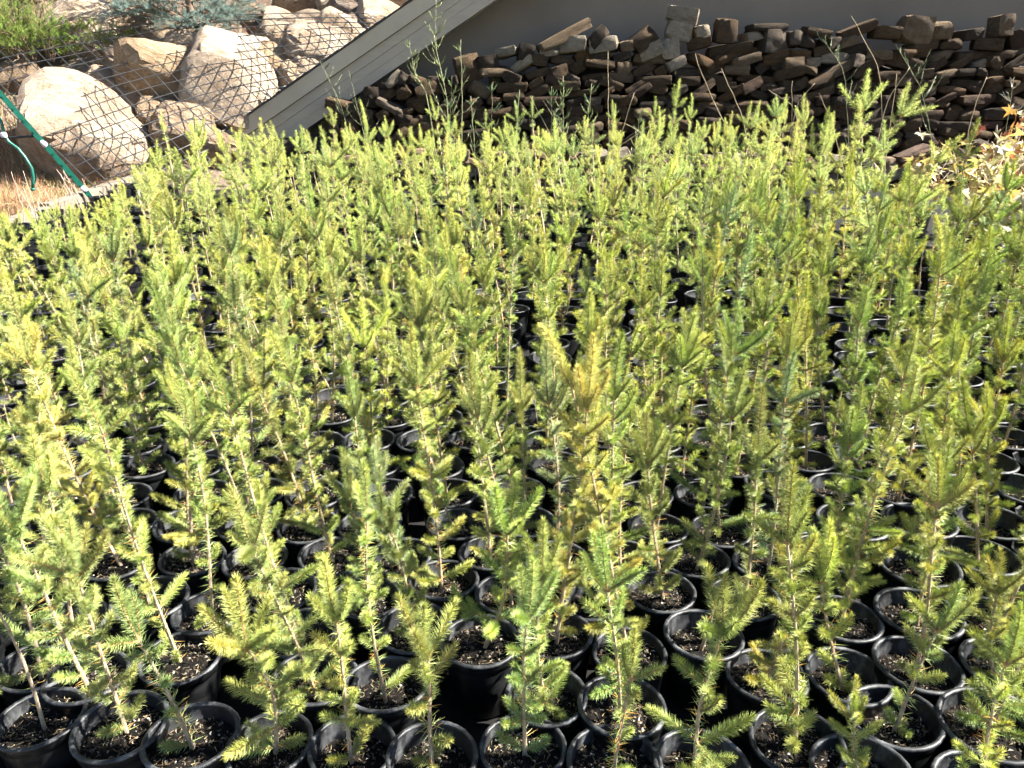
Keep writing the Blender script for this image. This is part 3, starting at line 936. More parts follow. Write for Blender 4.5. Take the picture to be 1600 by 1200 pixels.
ncell = len(cells)
plan = [None] * ncell
taken = set()
for (b, t, bush, ti, lab) in heroes:
    p = pot_xy(*b)
    d = np.hypot(cells[:, 0] - p.x, cells[:, 1] - p.y)
    for i in np.argsort(d):
        if int(i) not in taken: break
    i = int(i); taken.add(i)
    if cells[i, 1] < 1.35 and False: pass
    base = Vector((cells[i, 0], cells[i, 1], bed_z(cells[i, 1]) + PH - 0.035))
    best = None
    for yy in np.linspace(base.y - 0.05, base.y + 0.05, 5):
        q = at_y(t[0], t[1], yy)
        ln = (q - base).length
        best = q if best is None or abs(yy - base.y) < abs(best.y - base.y) else best
    plan[i] = ('hero', base, best, bush, ti, lab)
# back row seedlings that stand out against the stones: distance, top pixel, bushiness, tint
back = [((1070, 128), 6.3, 0.5, 1), ((1347, 115), 5.6, 1.0, 1), ((1437, 130), 5.9, 1.0, 1), ((1188, 163), 6.2, 0.7, 1), ((1252, 152), 6.4, 0.7, 1), ((672, 155), 7.0, 0.5, 1), ((505, 172), 7.2, 0.5, 1),
        ((606, 186), 7.4, 0.5, 3), ((540, 196), 7.2, 0.4, 1), ((374, 195), 6.9, 0.5, 0), ((322, 200), 6.7, 0.8, 0), ((240, 222), 6.6, 0.8, 1), ((422, 192), 7.3, 0.6, 1), ((478, 205), 7.3, 0.4, 1), ((714, 185), 7.3, 0.6, 0),
        ((788, 186), 7.2, 0.6, 0), ((850, 206), 7.2, 0.7, 2), ((1000, 208), 7.0, 0.7, 0), ((1140, 194), 6.9, 0.7, 0), ((1035, 172), 6.8, 0.6, 0), ((1392, 205), 6.0, 0.8, 1), ((1505, 212), 5.5, 0.8, 0), ((1300, 180), 6.0, 0.7, 1),
        ((880, 214), 6.7, 0.5, 0), ((935, 230), 6.9, 0.7, 2), ((640, 205), 6.8, 0.5, 1), ((575, 210), 6.6, 0.5, 0), ((760, 215), 6.6, 0.5, 0), ((1365, 260), 4.7, 0.9, 1), ((1440, 262), 4.6, 0.8, 1), ((1290, 300), 4.4, 0.8, 0)]
for (t, yy, bush, ti) in back:
    q = at_y(t[0], t[1], yy)
    d = np.hypot(cells[:, 0] - q.x, cells[:, 1] - yy)
    for i in np.argsort(d):
        if int(i) not in taken: break
    i = int(i); taken.add(i)
    base = Vector((cells[i, 0], cells[i, 1], bed_z(cells[i, 1]) + PH - 0.035))
    plan[i] = ('hero', base, at_y(t[0], t[1], cells[i, 1]), bush, ti, None)

def choose_variant(h, bush, y=1.0):
    h = h / (1.06 + 0.44 * sstep(1.5, 4.8, y))
    return min(VARS, key=lambda a: abs(a[2].top - h) * 6 + abs(a[1] - bush) + random.uniform(0, 0.35))[2]
recs = []
for i in range(ncell):
    x, y, row = cells[i]
    ps = (0.97 + 0.14 * sstep(1.5, 4.8, y)) * 1.0 + 0.10 * sstep(0.5, 1.0, x) * (1 - sstep(2.0, 3.0, y))
    pz = bed_z(y)
    rec = dict(x=x, y=y, z=pz, row=int(row), ps=ps * random.uniform(0.96, 1.03), label=None)
    if plan[i]:
        _, base, top, bush, ti, lab = plan[i]
        v_ = top - base; h = v_.length
        rec.update(v=choose_variant(h * (0.72 if lab is None and bush > 0.9 else 0.9), bush, y), h=h, dir=v_.normalized(), tint=rnd_tint(ti), label=lab, kind='tree', bush=bush, ti=ti)
    else:
        u = random.random()
        if u < 0.045:
            v = random.choice(STICKS); rec.update(v=v, h=v.top * random.uniform(0.8, 1.2), kind='stick', bush=0, ti=5)
        else:
            h = random.gauss(0.555, 0.10) + 0.07 * sstep(1.3, 2.6, y) + 0.15 * sstep(0.4, 2.4, x) * sstep(2, 4, y) - 0.03 * sstep(3.5, 6, y) * (x < 0.3)
            if y < 1.3: h *= 0.84
            if x > 2.05 and 2.9 < y < 4.9: h *= 0.62      # low seedlings before the maples
            h = min(max(h, 0.22), 0.92)
            bush = min(1, max(0.1, random.gauss(0.55, 0.25)))
            bush *= 1 - 0.3 * sstep(2.5, 5, y)
            rec.update(v=choose_variant(h, bush, y), h=h, kind='tree', bush=bush)
            ti = random.choices(range(6), [b for _, b in TINTS])[0]; rec['ti'] = ti
        rec['tint'] = rnd_tint(rec['ti'])
        rec['dir'] = Vector((random.gauss(-0.03 - 0.05 * (x < 0), 0.09), random.gauss(-0.02, 0.08), 1)).normalized()
    rec['az'] = random.uniform(0, 6.283)
    if plan[i] is None:
        # the far left corner of the bed holds only low or bare pots
        for it in range(12):
            q = to_px(Vector((x, y, pz + PH)) + rec['dir'] * rec['h'])
            if q[0] < 240 and q[1] < np.interp(q[0], [-50, 0, 60, 160, 200, 240], [332, 320, 314, 302, 258, 222]): rec['h'] *= 0.88
            else: break
        if rec['kind'] == 'tree' and rec['h'] < 0.24:
            rec['v'] = random.choice(STICKS); rec['kind'] = 'stick'; rec['h'] = random.uniform(0.1, 0.2)
    # in view?
    pb_ = to_px((x, y, pz + PH)); pt_ = to_px(Vector((x, y, pz + PH)) + rec['dir'] * rec['h'])
    inb = lambda q: -25 < q[0] < 1625 and -10 < q[1] < 1215
    rec['vis'] = inb(pb_) or inb(pt_) or inb(((pb_[0] + pt_[0]) / 2, (pb_[1] + pt_[1]) / 2))
    rec['px'] = pb_[0]; rec['depth'] = pb_[2]
    recs.append(rec)
# the front strip outside the frame would stand between lens and bed: leave it out
recs = [r_ for r_ in recs if r_['vis'] or r_['y'] > 1.15]
vis = sorted([r_ for r_ in recs if r_['vis']], key=lambda r_: r_['depth'])
single = set(id(r_) for r_ in vis[:300])

ORD = ['', 'first', 'second', 'third', 'fourth', 'fifth', 'sixth', 'seventh', 'eighth', 'ninth', 'tenth', 'eleventh', 'twelfth', 'thirteenth', 'fourteenth', 'fifteenth', 'sixteenth', 'seventeenth', 'eighteenth', 'nineteenth', 'twentieth',
       'twenty-first', 'twenty-second', 'twenty-third', 'twenty-fourth', 'twenty-fifth', 'twenty-sixth', 'twenty-seventh', 'twenty-eighth', 'twenty-ninth', 'thirtieth']
HUE = ['yellow-green', 'green', 'bright yellow-green', 'deep green', 'bluish-green', 'yellowed']
byrow = {}
for r_ in recs:
    if r_['vis'] and id(r_) in single: byrow.setdefault(r_['row'], []).append(r_)
for ri, k_ in enumerate(sorted(byrow)):
    lst = sorted(byrow[k_], key=lambda r_: r_['px'])
    for j, r_ in enumerate(lst):
        if r_['label']: continue
        what = HUE[r_['ti']] + (' bushy' if r_['bush'] > 0.75 else ' thin' if r_['bush'] < 0.35 else '') + ' spruce seedling' if r_['kind'] == 'tree' else 'bare dead seedling stick'
        rowname = 'front row' if ri == 0 else ORD[ri + 1] + ' row back'
        r_['label'] = '%s in black pot, %s from left, %s' % (what, ORD[j + 1], rowname)

far = G()
for r_ in recs:
    v = r_['v']; s = r_['h'] / v.top
    rot = Vector((0, 0, 1)).rotation_difference(r_['dir']).to_matrix().to_4x4() @ Matrix.Rotation(r_['az'], 4, 'Z')
    if id(r_) in single:
        root = empty('potted_spruce' if r_['kind'] == 'tree' else 'potted_stick', (r_['x'], r_['y'], r_['z'] + 0.011), 0)
        tag(root, r_['label'], 'seedling', 'potted spruce seedlings in the nursery bed')
        ps = r_['ps']
        tilt = Euler((random.gauss(0, 0.025), random.gauss(0, 0.025), random.uniform(0, 6.28))).to_matrix().to_4x4()
        ov = random.gauss(1.0, 0.022)
        S = tilt @ Matrix.Diagonal((ps * ov, ps / ov, ps, 1))
        pot = link('pot', POT_ME, root, S)
        link('rim', RIM_ME, pot)
        si = random.randrange(4)
        link('soil', SOIL_ME[si], root, S @ Matrix.Rotation(random.uniform(0, 6.28), 4, 'Z'))
        tz = SOIL_Z[si] * ps - 0.006
        trunk = link('trunk', v.trunk_me, root, Matrix.Translation((0, 0, tz)) @ rot @ Matrix.Diagonal((s, s, s, 1)))
        trunk.color = (*r_['tint'], 1)
        for i, Mx in v.br:
            b = link('branch', (SHOOT_ME if r_['y'] < 2.0 else SHOOT_MID)[i], trunk, Mx)
            q = random.uniform(0.85, 1.15)
            b.color = (r_['tint'][0] * q * random.uniform(0.92, 1.08), r_['tint'][1] * q, r_['tint'][2] * q, 1)
    else:
        base = Matrix.Translation((r_['x'], r_['y'], r_['z'] + 0.011))
        P0 = base @ Matrix.Rotation(r_['az'], 4, 'Z') @ Matrix.Diagonal((r_['ps'], r_['ps'], r_['ps'], 1))
        far.addg(POT_LOD, P0); far.addg(random.choice(SOIL_LOD), P0)
        V_, T_, M_, C_ = v.lod
        tint = np.where((C_[:, :1] * 0 + 1) > 0, np.array(r_['tint'])[None, :], 1)
        # bark keeps its own colour: its vertices are those used by material 1
        isb = np.zeros(len(V_), bool); isb[T_[M_ == 1].ravel()] = True
        C2 = C_ * np.where(isb[:, None], 1.0, tint)
        far.addg((V_, T_, M_, C2), base @ Matrix.Translation((0, 0, (PH - 0.04) * r_['ps'])) @ rot @ Matrix.Diagonal((s, s, s, 1)))
M_bark_near_fix = None
fo = link('spruce_seedling_crowd', far.mesh('spruce_seedling_crowd', [M_needle_far, M_bark_far, M_pot, M_soil, M_chip]))
tag(fo, 'dense crowd of small potted spruce seedlings filling the back of the bed', 'seedlings', kind='stuff')
print('PLAN', len(recs), 'visible', len(vis), 'far tris', sum(len(t) for t in far.T), 'stones', n_stone)

# ------------------------------------------------------------------ timber edging
def timber(name, a, b, w, h, label):
    a = Vector(a); b = Vector(b); L_ = (b - a).length
    o = empty(name, a, math.atan2(b.y - a.y, b.x - a.x))
    o.rotation_euler.y = -math.asin((b.z - a.z) / L_)
    tag(o, label, 'timber', 'timber edging of the bed')
    g = G(); n = 12
    V = []; T = []
    for i in range(n + 1):
        x = L_ * i / n; j = lambda: random.uniform(-0.003, 0.003); c_ = 0.008
        for (yy, zz) in ((-w/2, -0.03), (-w/2, h - c_), (-w/2 + c_, h), (w/2 - c_, h), (w/2, h - c_), (w/2, -0.03)):
            V.append((x, yy + j(), zz + j()))
    for i in range(n):
        for k_ in range(6):
            p = i * 6 + k_; q = i * 6 + (k_ + 1) % 6; T += [(p, q, q + 6), (p, q + 6, p + 6)]
    for e, sgn in ((0, 1), (n * 6, -1)):
        for k_ in range(1, 5): T.append((e, e + k_, e + k_ + 1)[::sgn])
    g.add(V, T); link('plank', g.mesh('plank', [M_timber]), o)
    g = G()
    for x in (0.12, L_ - 0.12):
        g.tube([(x, 0, h - 0.001), (x, 0, h + 0.004)], 0.008, 8)
    link('nail_head', g.mesh('nail_head', [M_rod]), o)
    return o
timber('timber_edging', (-3.92, 4.6, bed_z(4.6)), (-3.92, 6.55, bed_z(6.55)), 0.09, 0.15, 'weathered grey plank along the left side of the bed, at the picture edge')
timber('timber_edging', (-3.92, 6.56, bed_z(6.56)), (-3.92, 8.5, bed_z(8.5)), 0.09, 0.17, 'weathered grey plank at the far left corner of the bed below the boulder')
timber('timber_edging', (-1.9, 0.98, 0), (-0.60, 1.07, 0), 0.05, 0.10, 'brown plank end at the bottom left corner in front of the pots')

# ------------------------------------------------------------------ wire mesh panel over the boulders
panel = empty('wire_mesh_panel', on_hill(200, 300))
tag(panel, 'bent galvanised wire mesh panel laid over the pale boulders', 'wire mesh')
cor = {(0, 0): (-70, 96), (1, 0): (575, 22), (0, 1): (200, 338), (1, 1): (700, 150)}
panel_inv = Matrix.Translation(-panel.location)
GU, GV = 13, 9
grid = np.zeros((GU, GV, 3))
for i in range(GU):
    for j in range(GV):
        u, v = i / (GU - 1), j / (GV - 1)
        px = (1-u)*(1-v)*cor[0,0][0] + u*(1-v)*cor[1,0][0] + (1-u)*v*cor[0,1][0] + u*v*cor[1,1][0]
        py = (1-u)*(1-v)*cor[0,0][1] + u*(1-v)*cor[1,0][1] + (1-u)*v*cor[0,1][1] + u*v*cor[1,1][1] - 26 * math.sin(math.pi * u)
        # a smooth sheet leaning up the bank, a hand above the boulders
        dist = max(7.25, on_hill(px, py, 5.5, 16).y - 0.85 - 0.15 * math.sin(math.pi * v))
        grid[i, j] = at_y(px, py, dist)
for it in range(3):
    sm_ = grid.copy()
    sm_[1:-1] = (grid[:-2] + 2 * grid[1:-1] + grid[2:]) / 4; grid = sm_.copy()
    sm_[:, 1:-1] = (grid[:, :-2] + 2 * grid[:, 1:-1] + grid[:, 2:]) / 4; grid = sm_
def cut(pts):
    # the panel is cut off along the slope of the roof
    out = []
    for p in pts:
        a, b, _ = to_px(p)
        if a > 330 and b > 171 - (a - 400) * 0.70 - 1: continue
        out.append(p)
    return out
def gs(u, v):
    a = min(max(u * (GU - 1), 0), GU - 1.001); b = min(max(v * (GV - 1), 0), GV - 1.001)
    i, j = int(a), int(b); f, h = a - i, b - j
    return Vector((1-f)*(1-h)*grid[i,j] + f*(1-h)*grid[i+1,j] + (1-f)*h*grid[i,j+1] + f*h*grid[i+1,j+1])
wig = lambda a, b: Vector((mnoise.noise(Vector((a * 4, b * 4, 1.0))), mnoise.noise(Vector((a * 4, b * 4, 7.0))), mnoise.noise(Vector((a * 4, b * 4, 13.0))))) * 0.035
NU, NV = 29, 17
for i in range(NU):
    u = i / (NU - 1); g = G()
    pts = cut([gs(u, t) + wig(u, t) for t in np.linspace(0, 1, 60)])
    if len(pts) < 3: continue
    g.tube(pts, 0.0052, 5)
    link('long_wire', g.mesh('long_wire', [M_wire], True), panel, panel_inv)
for j in range(NV):
    v = j / (NV - 1); g = G()
    pts = cut([gs(t, v) + wig(t, v) + Vector((0, 0, 0.008)) for t in np.linspace(0, 1, 90)])
    if len(pts) < 3: continue
    g.tube(pts, 0.0052, 5)
    link('cross_wire', g.mesh('cross_wire', [M_wire], True), panel, panel_inv)

# ------------------------------------------------------------------ green post, bent pipe and rod
def tpost(p0, p1, label):
    d = p1 - p0; L_ = d.length
    o = empty('green_post', p1)
    tag(o, label, 'post')
    F = frame(Vector((0, 0, 0)), -d, Vector((0.2, -1, 0.5)))
    g = G()
    g.box((-0.003, -0.022, 0), (0.004, 0.022, L_), mat=F); g.box((-0.030, -0.003, 0), (-0.0032, 0.003, L_), mat=F)
    link('shaft', g.mesh('shaft', [M_green]), o)
    g = G()
    for k_ in range(int(L_ / 0.11)):
        z = 0.03 + k_ * 0.11
        g.box((0.0042, -0.006, z), (0.009, 0.006, z + 0.018), mat=F)
    link('studs', g.mesh('studs', [M_green]), o)
    return o, F, L_
p0 = at_y(-30, 112, 6.6); p1 = at_y(158, 326, 7.15)
post, F, L_ = tpost(p0, p1, 'leaning green steel post with pale clips at the left edge')
for (px, py) in ((62, 213), (127, 283)):
    t = (px + 30) / 188.0
    c = (p0 + (p1 - p0) * t) - p1
    A, Tt = rock_arrays(int(px), n=2, power=3, rough=0.1, cuts=3)
    g = G(); g.add(A * np.array([0.024, 0.024, 0.034]), Tt)
    link('clip', g.mesh('clip', [M_clip], True), post, Matrix.Translation(c) @ F.to_3x3().to_4x4())
q = [at_y(a, b, 6.75) for a, b in ((-12, 168), (2, 190), (7, 212), (14, 222), (28, 232), (40, 247), (49, 262), (52, 276), (51, 294))]
g = G()
pts = []
for i in range(len(q) - 1):
    for t in (0, 0.5): pts.append(q[i].lerp(q[i + 1], t) - q[-1])
pts.append(Vector((0, 0, 0)))
g.tube(pts, 0.013, 8)
hs = empty('green_hose', q[-1]); tag(hs, 'short curved green hose hanging left of the green post', 'hose')
link('tube', g.mesh('tube', [M_green], True), hs)
g = G(); g.tube([q[-1] * 0 + Vector((0, 0, 0.0)), Vector((0.001, 0, -0.02))], 0.019, 8); link('end_cap', g.mesh('end_cap', [M_green], True), hs)
A, Tt = rock_arrays(5, n=2, power=3, rough=0.1, cuts=3); g = G(); g.add(A * 0.024, Tt)
link('clip', g.mesh('clip', [M_clip], True), hs, Matrix.Translation(at_y(6, 211, 6.73) - q[-1]))
ra, rb = at_y(-20, 216, 6.78), at_y(62, 212, 6.86)
g = G(); g.tube([Vector((0, 0, 0)), (rb - ra) * 0.5 + Vector((0, 0, -0.004)), rb - ra], 0.011, 7)
rod = link('steel_rod', g.mesh('steel_rod', [M_rod], True)); rod.location = ra
tag(rod, 'dark horizontal rod joining the green hose to the green post', 'rod')

# ------------------------------------------------------------------ carved marks on the lettered boulder: worn strokes, not readable in the photograph
dg = bpy.context.evaluated_depsgraph_get()
bo = boulder_objs[4]
bm_w = bo.matrix_basis
imw = bm_w.inverted()
strokes = [((86, 30), (88, 35)), ((92, 33), (97, 36)), ((103, 31), (104, 38)), ((104, 34), (109, 34)), ((109, 31), (110, 38)), ((115, 33), (114, 39)), ((115, 33), (119, 35)), ((123, 31), (124, 39)), ((128, 32), (131, 36)), ((134, 32), (131, 36)), ((131, 36), (131, 40)), ((138, 32), (138, 40)), ((138, 32), (142, 39)), ((142, 39), (143, 33)), ((147, 33), (148, 39)), ((152, 34), (152, 39)), ((156, 34), (158, 39)), ((86, 27), (110, 26)), ((110, 26), (158, 30))]
k_ = 0
for (a, b) in strokes:
    pts = []
    for t in np.linspace(0, 1, 4):
        px, py = a[0] + (b[0] - a[0]) * t, a[1] + (b[1] - a[1]) * t
        o_ = imw @ Vector((0, 0, CAM_H)); d_ = imw.to_3x3() @ ray(px, py)
        ok, loc, nor, idx = bo.ray_cast(o_, d_.normalized())
        if ok: pts.append(loc + nor * 0.002)
    if len(pts) == 4:
        g = G(); g.tube(pts, 0.006, 4)
        link('carved_stroke', g.mesh('carved_stroke', [M_carve]), bo)

# ------------------------------------------------------------------ conifers on the bank
def conifer_arrays(tint, L_, n, seed):
    """a bough: curved limb along +Z bending down (-X), with side twigs carrying shoots"""
    r = random.Random(seed); g = G()
    ax = lambda t: Vector((0.12 * L_ * math.sin(t * 2.2) - 0.22 * L_ * t * t, 0.03 * L_ * math.sin(3 * t + seed), L_ * t))
    g.tube([ax(t) for t in np.linspace(0, 1, 8)], np.linspace(0.016, 0.004, 8), 5, 1, (0.16, 0.11, 0.075), cap=False)
    for k_ in range(n):
        t = 0.18 + 0.82 * (k_ / n) ** 0.8
        p = ax(t); sgn = 1 if k_ % 2 else -1
        tl = L_ * 0.42 * (1.08 - t) + 0.05
        a = R(r.uniform(35, 65))
        d = Vector((r.uniform(-0.3, 0.35), sgn * math.sin(a), math.cos(a))).normalized()
        g.tube([p, p + d * tl], (0.004, 0.002), 3, 1, (0.2, 0.14, 0.09), cap=False)
        m = max(2, int(tl / 0.045))
        for j in range(m):
            q = p + d * tl * (j + 1) / m
            dd = (d + Vector((r.uniform(-0.3, 0.7), r.uniform(-0.9, 0.9), r.uniform(-0.2, 0.7)))).normalized()
            ln = r.uniform(0.07, 0.12); i = pick_shoot(ln)
            V_, T_, M_, C_ = SHOOT_LOD[i]
            keep = np.ones(len(T_), bool); keep[::2] = False; keep |= (M_ == 1)
            isb = np.zeros(len(V_), bool); isb[T_[M_ == 1].ravel()] = True
            v_ = r.uniform(0.75, 1.25)
            C2 = C_ * np.where(isb[:, None], 0.5, np.array(tint)[None, :] * v_)
            g.addg((V_, T_[keep], M_[keep], C2), frame(q, dd) @ Matrix.Diagonal((1.5, 1.5, 1.25, 1)))
    return g.arrays()
def conifer(name, label, base, height, reach, nb, tint, z0=0.15, lean=0.0, seed=1):
    o = empty(name, base); tag(o, label, 'spruce tree' if height > 1.2 else 'shrub')
    g = G()
    g.tube([Vector((0.02 * math.sin(t * 5), 0.02 * math.cos(t * 4), height * t)) for t in np.linspace(-0.05, 1, 10)], np.linspace(0.06 if height > 1.2 else 0.02, 0.006, 10), 8, 0, (0.18, 0.13, 0.09))
    link('trunk', g.mesh('trunk', [M_bark_far], True), o)
    r = random.Random(seed)
    lib = [mesh_from('bough', *conifer_arrays(tint, 1.0 * reach, int(10 + 10 * reach), seed * 7 + i), [M_needle_far, M_bark_far]) for i in range(3)]
    az = 0
    for k_ in range(nb):
        t = z0 / height + (0.97 - z0 / height) * (k_ / nb) ** 2.0
        az += 2.4 + r.uniform(-0.3, 0.3)
        el = R(r.uniform(-6, 16) + 45 * t ** 2)
        d = Vector((math.cos(az) * math.cos(el), math.sin(az) * math.cos(el), math.sin(el)))
        s = (1.0 - 0.8 * t) * r.uniform(0.85, 1.1)
        link('bough', lib[k_ % 3], o, frame(Vector((0, 0, height * t)), d) @ Matrix.Diagonal((s, s, s, 1)))
    return o
BLUE = (0.185, 0.27, 0.275)
conifer('blue_spruce', 'blue-grey spruce with low boughs hanging over boulders, top centre-left', on_hill(302, 66), 2.6, 0.95, 40, BLUE, 0.10, seed=3)
conifer('blue_spruce', 'blue-grey spruce cut by the top left corner', on_hill(52, 0), 3.0, 1.05, 40, BLUE, 0.1, seed=4)
GREEN = (0.19, 0.30, 0.075)
def shrub(label, px, py, rx, h, n, seed):
    base = on_hill(px, py)
    o = empty('green_shrub', base); tag(o, label, 'shrub', 'green shrubs on the bank')
    r = random.Random(seed)
    lib = [mesh_from('bough', *conifer_arrays(GREEN, 0.42, 9, seed * 5 + i), [M_needle_far, M_bark_far]) for i in range(3)]
    g = G()
    for k_ in range(5):
        a = r.uniform(0, 6.28); g.tube([(0, 0, -0.05), (0.06 * math.cos(a), 0.06 * math.sin(a), h * 0.3), (rx * 0.5 * math.cos(a), 0.3 * rx * math.sin(a), h * 0.6)], (0.02, 0.014, 0.006), 6, 0, (0.2, 0.15, 0.1))
    link('stem', g.mesh('stem', [M_bark_far], True), o)
    for k_ in range(n):
        a = r.uniform(0, 6.28); q = math.sqrt(r.random())
        p = Vector((rx * q * math.cos(a), rx * 0.6 * q * math.sin(a), h * (1 - 0.7 * q * q) * r.uniform(0.35, 0.95)))
        d = Vector((math.cos(a) * q + r.gauss(0, 0.3), math.sin(a) * q + r.gauss(0, 0.3), 0.7 + r.uniform(-0.3, 0.5))).normalized()
        link('bough', lib[k_ % 3], o, frame(p, d) @ Matrix.Scale(r.uniform(0.6, 1.0), 4))
shrub('large spreading green conifer shrub at the left, before the lettered boulder', 52, 116, 0.36, 0.56, 46, 21)
shrub('small green conifer sprig right of the large green shrub', 176, 96, 0.10, 0.22, 5, 22)
shrub('green conifer shrub cut by the left edge', -2, 100, 0.28, 0.42, 22, 23)

# ------------------------------------------------------------------ dry grass and needle litter
def blades(zones, kind):
    g = G()
    for (x0, y0, x1, y1, n, L0, L1, tints, flat) in zones:
        for k_ in range(n):
            px, py = random.uniform(x0, x1), random.uniform(y0, y1)
            p = on_hill(px, py, 5.5, 22)
            if p.x > -3.955 and p.y < 8.6: continue
            m = random.randint(4, 8)
            P, D, Ln, C = [], [], [], []
            t = random.choice(tints); 
            for j in range(m):
                d = Vector((random.gauss(-0.1, 0.45), random.gauss(0, 0.45), 1.0 if not flat else random.uniform(0.05, 0.5))).normalized()
                P.append((p.x + random.gauss(0, 0.04), p.y + random.gauss(0, 0.04), p.z - 0.01)); D.append(d)
                Ln.append(random.uniform(L0, L1)); v_ = random.uniform(0.7, 1.3); C.append([c * v_ for c in t])
            # each blade in two pieces so that it droops
            P = np.array(P); D = np.array(D); Ln = np.array(Ln)
            g.needles(P, D, Ln, 0.007 if not flat else 0.005, 0, np.array(C), 1)
            if not flat:
                D2 = D + np.random.default_rng(k_).normal(0, 0.35, D.shape) - np.array([0, 0, 0.25]); D2 /= np.linalg.norm(D2, axis=1)[:, None]
                g.needles(P + D * (Ln * 0.55)[:, None], D2, Ln * 0.5, 0.005, 0, np.array(C), 1)
    return g
TAN = [(0.42, 0.31, 0.17), (0.36, 0.25, 0.13), (0.46, 0.36, 0.22), (0.30, 0.28, 0.10)]
RED = [(0.36, 0.17, 0.10), (0.30, 0.12, 0.07), (0.42, 0.22, 0.12), (0.44, 0.33, 0.19)]
ORG = [(0.42, 0.22, 0.09), (0.36, 0.20, 0.09), (0.45, 0.33, 0.17)]
LIT = [(0.26, 0.085, 0.035), (0.32, 0.12, 0.05), (0.20, 0.07, 0.035), (0.36, 0.18, 0.09)]
random.seed(5)
gr = blades([(-60, 235, 90, 345, 480, 0.10, 0.30, RED + TAN, False), (60, 255, 250, 318, 300, 0.06, 0.22, RED + TAN, False), (-30, 300, 200, 350, 260, 0.08, 0.26, RED + TAN, False), (-40, 150, 70, 240, 90, 0.1, 0.28, TAN + RED, False),
             (215, 215, 300, 300, 70, 0.08, 0.2, TAN, False), (305, 140, 350, 230, 90, 0.08, 0.22, ORG, False), (150, 95, 235, 150, 70, 0.08, 0.2, ORG + TAN, False),
             (0, 0, 110, 60, 70, 0.1, 0.25, TAN, False), (225, 165, 300, 215, 40, 0.06, 0.18, TAN, False), (320, 205, 400, 262, 90, 0.06, 0.2, ORG + TAN, False)], 'grass')
o = link('dry_grass', gr.mesh('dry_grass', [M_grass])); tag(o, 'dry reddish and tan grass around the boulders and bed edge', 'grass', kind='stuff')
gr = blades([(375, -10, 640, 95, 520, 0.05, 0.13, LIT, True), (200, 30, 420, 110, 150, 0.05, 0.12, LIT, True), (380, 90, 480, 170, 60, 0.05, 0.1, LIT, True)], 'litter')
o = link('needle_litter', gr.mesh('needle_litter', [M_grass])); tag(o, 'fallen red-brown conifer needles between the upper boulders', 'needle litter', kind='stuff')

# dry stalks: thin stems with a few side twigs
def stalk(name, pts, r0, tint, label, cat, group, twigs=0, leaf=None, droop=0.0, sm=1.0):
    base = pts[0]; o = empty(name, base); tag(o, label, cat, group)
    n = 12; q = []
    for t in np.linspace(0, 1, n):
        a = t * (len(pts) - 1); i = min(int(a), len(pts) - 2); q.append(pts[i].lerp(pts[i + 1], a - i) - base + Vector((random.gauss(0, 0.003), random.gauss(0, 0.003), 0)))
    g = G(); g.tube(q, np.linspace(r0, r0 * 0.45, n), 5, 0, tint)
    H = (pts[-1] - base).length
    lg = G(); lc = 0
    for k_ in range(twigs):
        t = random.uniform(0.25, 0.98); p = q[int(t * (n - 1))]
        a = random.uniform(0, 6.28); el = random.uniform(0.4, 1.1)
        ln = H * random.uniform(0.08, 0.26) * (1.25 - t) * sm
        d = Vector((math.cos(a) * math.cos(el), math.sin(a) * math.cos(el), math.sin(el)))
        e1 = p + d * ln * 0.6; e2 = e1 + (d + Vector((0, 0, 0.6))).normalized() * ln * 0.5
        g.tube([p, e1, e2], (r0 * 0.5, r0 * 0.4, r0 * 0.25), 4, 0, tint)
        if leaf:
            for f in np.linspace(0.15, 1.0, 6):
                pp = p.lerp(e1, min(1, f * 1.6)) if f < 0.62 else e1.lerp(e2, (f - 0.62) / 0.38)
                dd = (d + Vector((random.gauss(0, 0.5), random.gauss(0, 0.5), 0.7 + random.gauss(0, 0.4)))).normalized()
                v_ = random.uniform(0.7, 1.3)
                lg.needles(np.array([pp]), np.array([dd]), random.uniform(0.02, 0.05), 0.009, 0, np.array([[c * v_ for c in leaf]]), 3); lc += 1
    link('stem', g.mesh('stem', [M_grass], True), o)
    if lc: link('leaves', lg.mesh('leaves', [M_weed]), o)
    return o
STRAW = (0.48, 0.38, 0.24)
def ground_at(px, py, y):
    p = at_y(px, py, y); return Vector((p.x, p.y, bed_z(y)))
random.seed(9)
for k_, (a, m, b, y) in enumerate(sorted((((955, 300), (951, 190), (950, 80), 8.1), ((1190, 330), (1120, 170), (1085, 84), 8.0), ((1185, 300), (1160, 180), (1127, 107), 7.9), ((1392, 280), (1375, 110), (1330, 25), 7.6), ((1388, 250), (1392, 180), (1402, 115), 7.6),
                     ((1360, 260), (1385, 160), (1421, 104), 7.7), ((1500, 300), (1515, 190), (1541, 120), 6.8), ((1239, 300), (1238, 200), (1238, 126), 8.0), ((1275, 280), (1240, 165), (1200, 140), 8.0), ((1220, 280), (1245, 160), (1274, 130), 8.0), ((1330, 300), (1300, 190), (1280, 146), 7.9),
                     ((905, 320), (860, 210), (829, 150), 8.2), ((930, 320), (880, 210), (850, 158), 8.2), ((960, 320), (965, 230), (990, 145), 8.2), ((975, 320), (950, 240), (1040, 180), 8.2), ((1080, 320), (1000, 205), (975, 192), 8.1)), key=lambda q_: q_[2][0])):
    g0 = ground_at(a[0], a[1], y)
    stalk('dry_grass_stalk', [g0, at_y(*m, y), at_y(*b, y)], 0.0052, STRAW, 'thin straw-coloured grass stalk before the stone pile, %s tip from the left' % ORD[k_ + 1], 'grass stalk', 'straw stalks before the stone pile', 0)
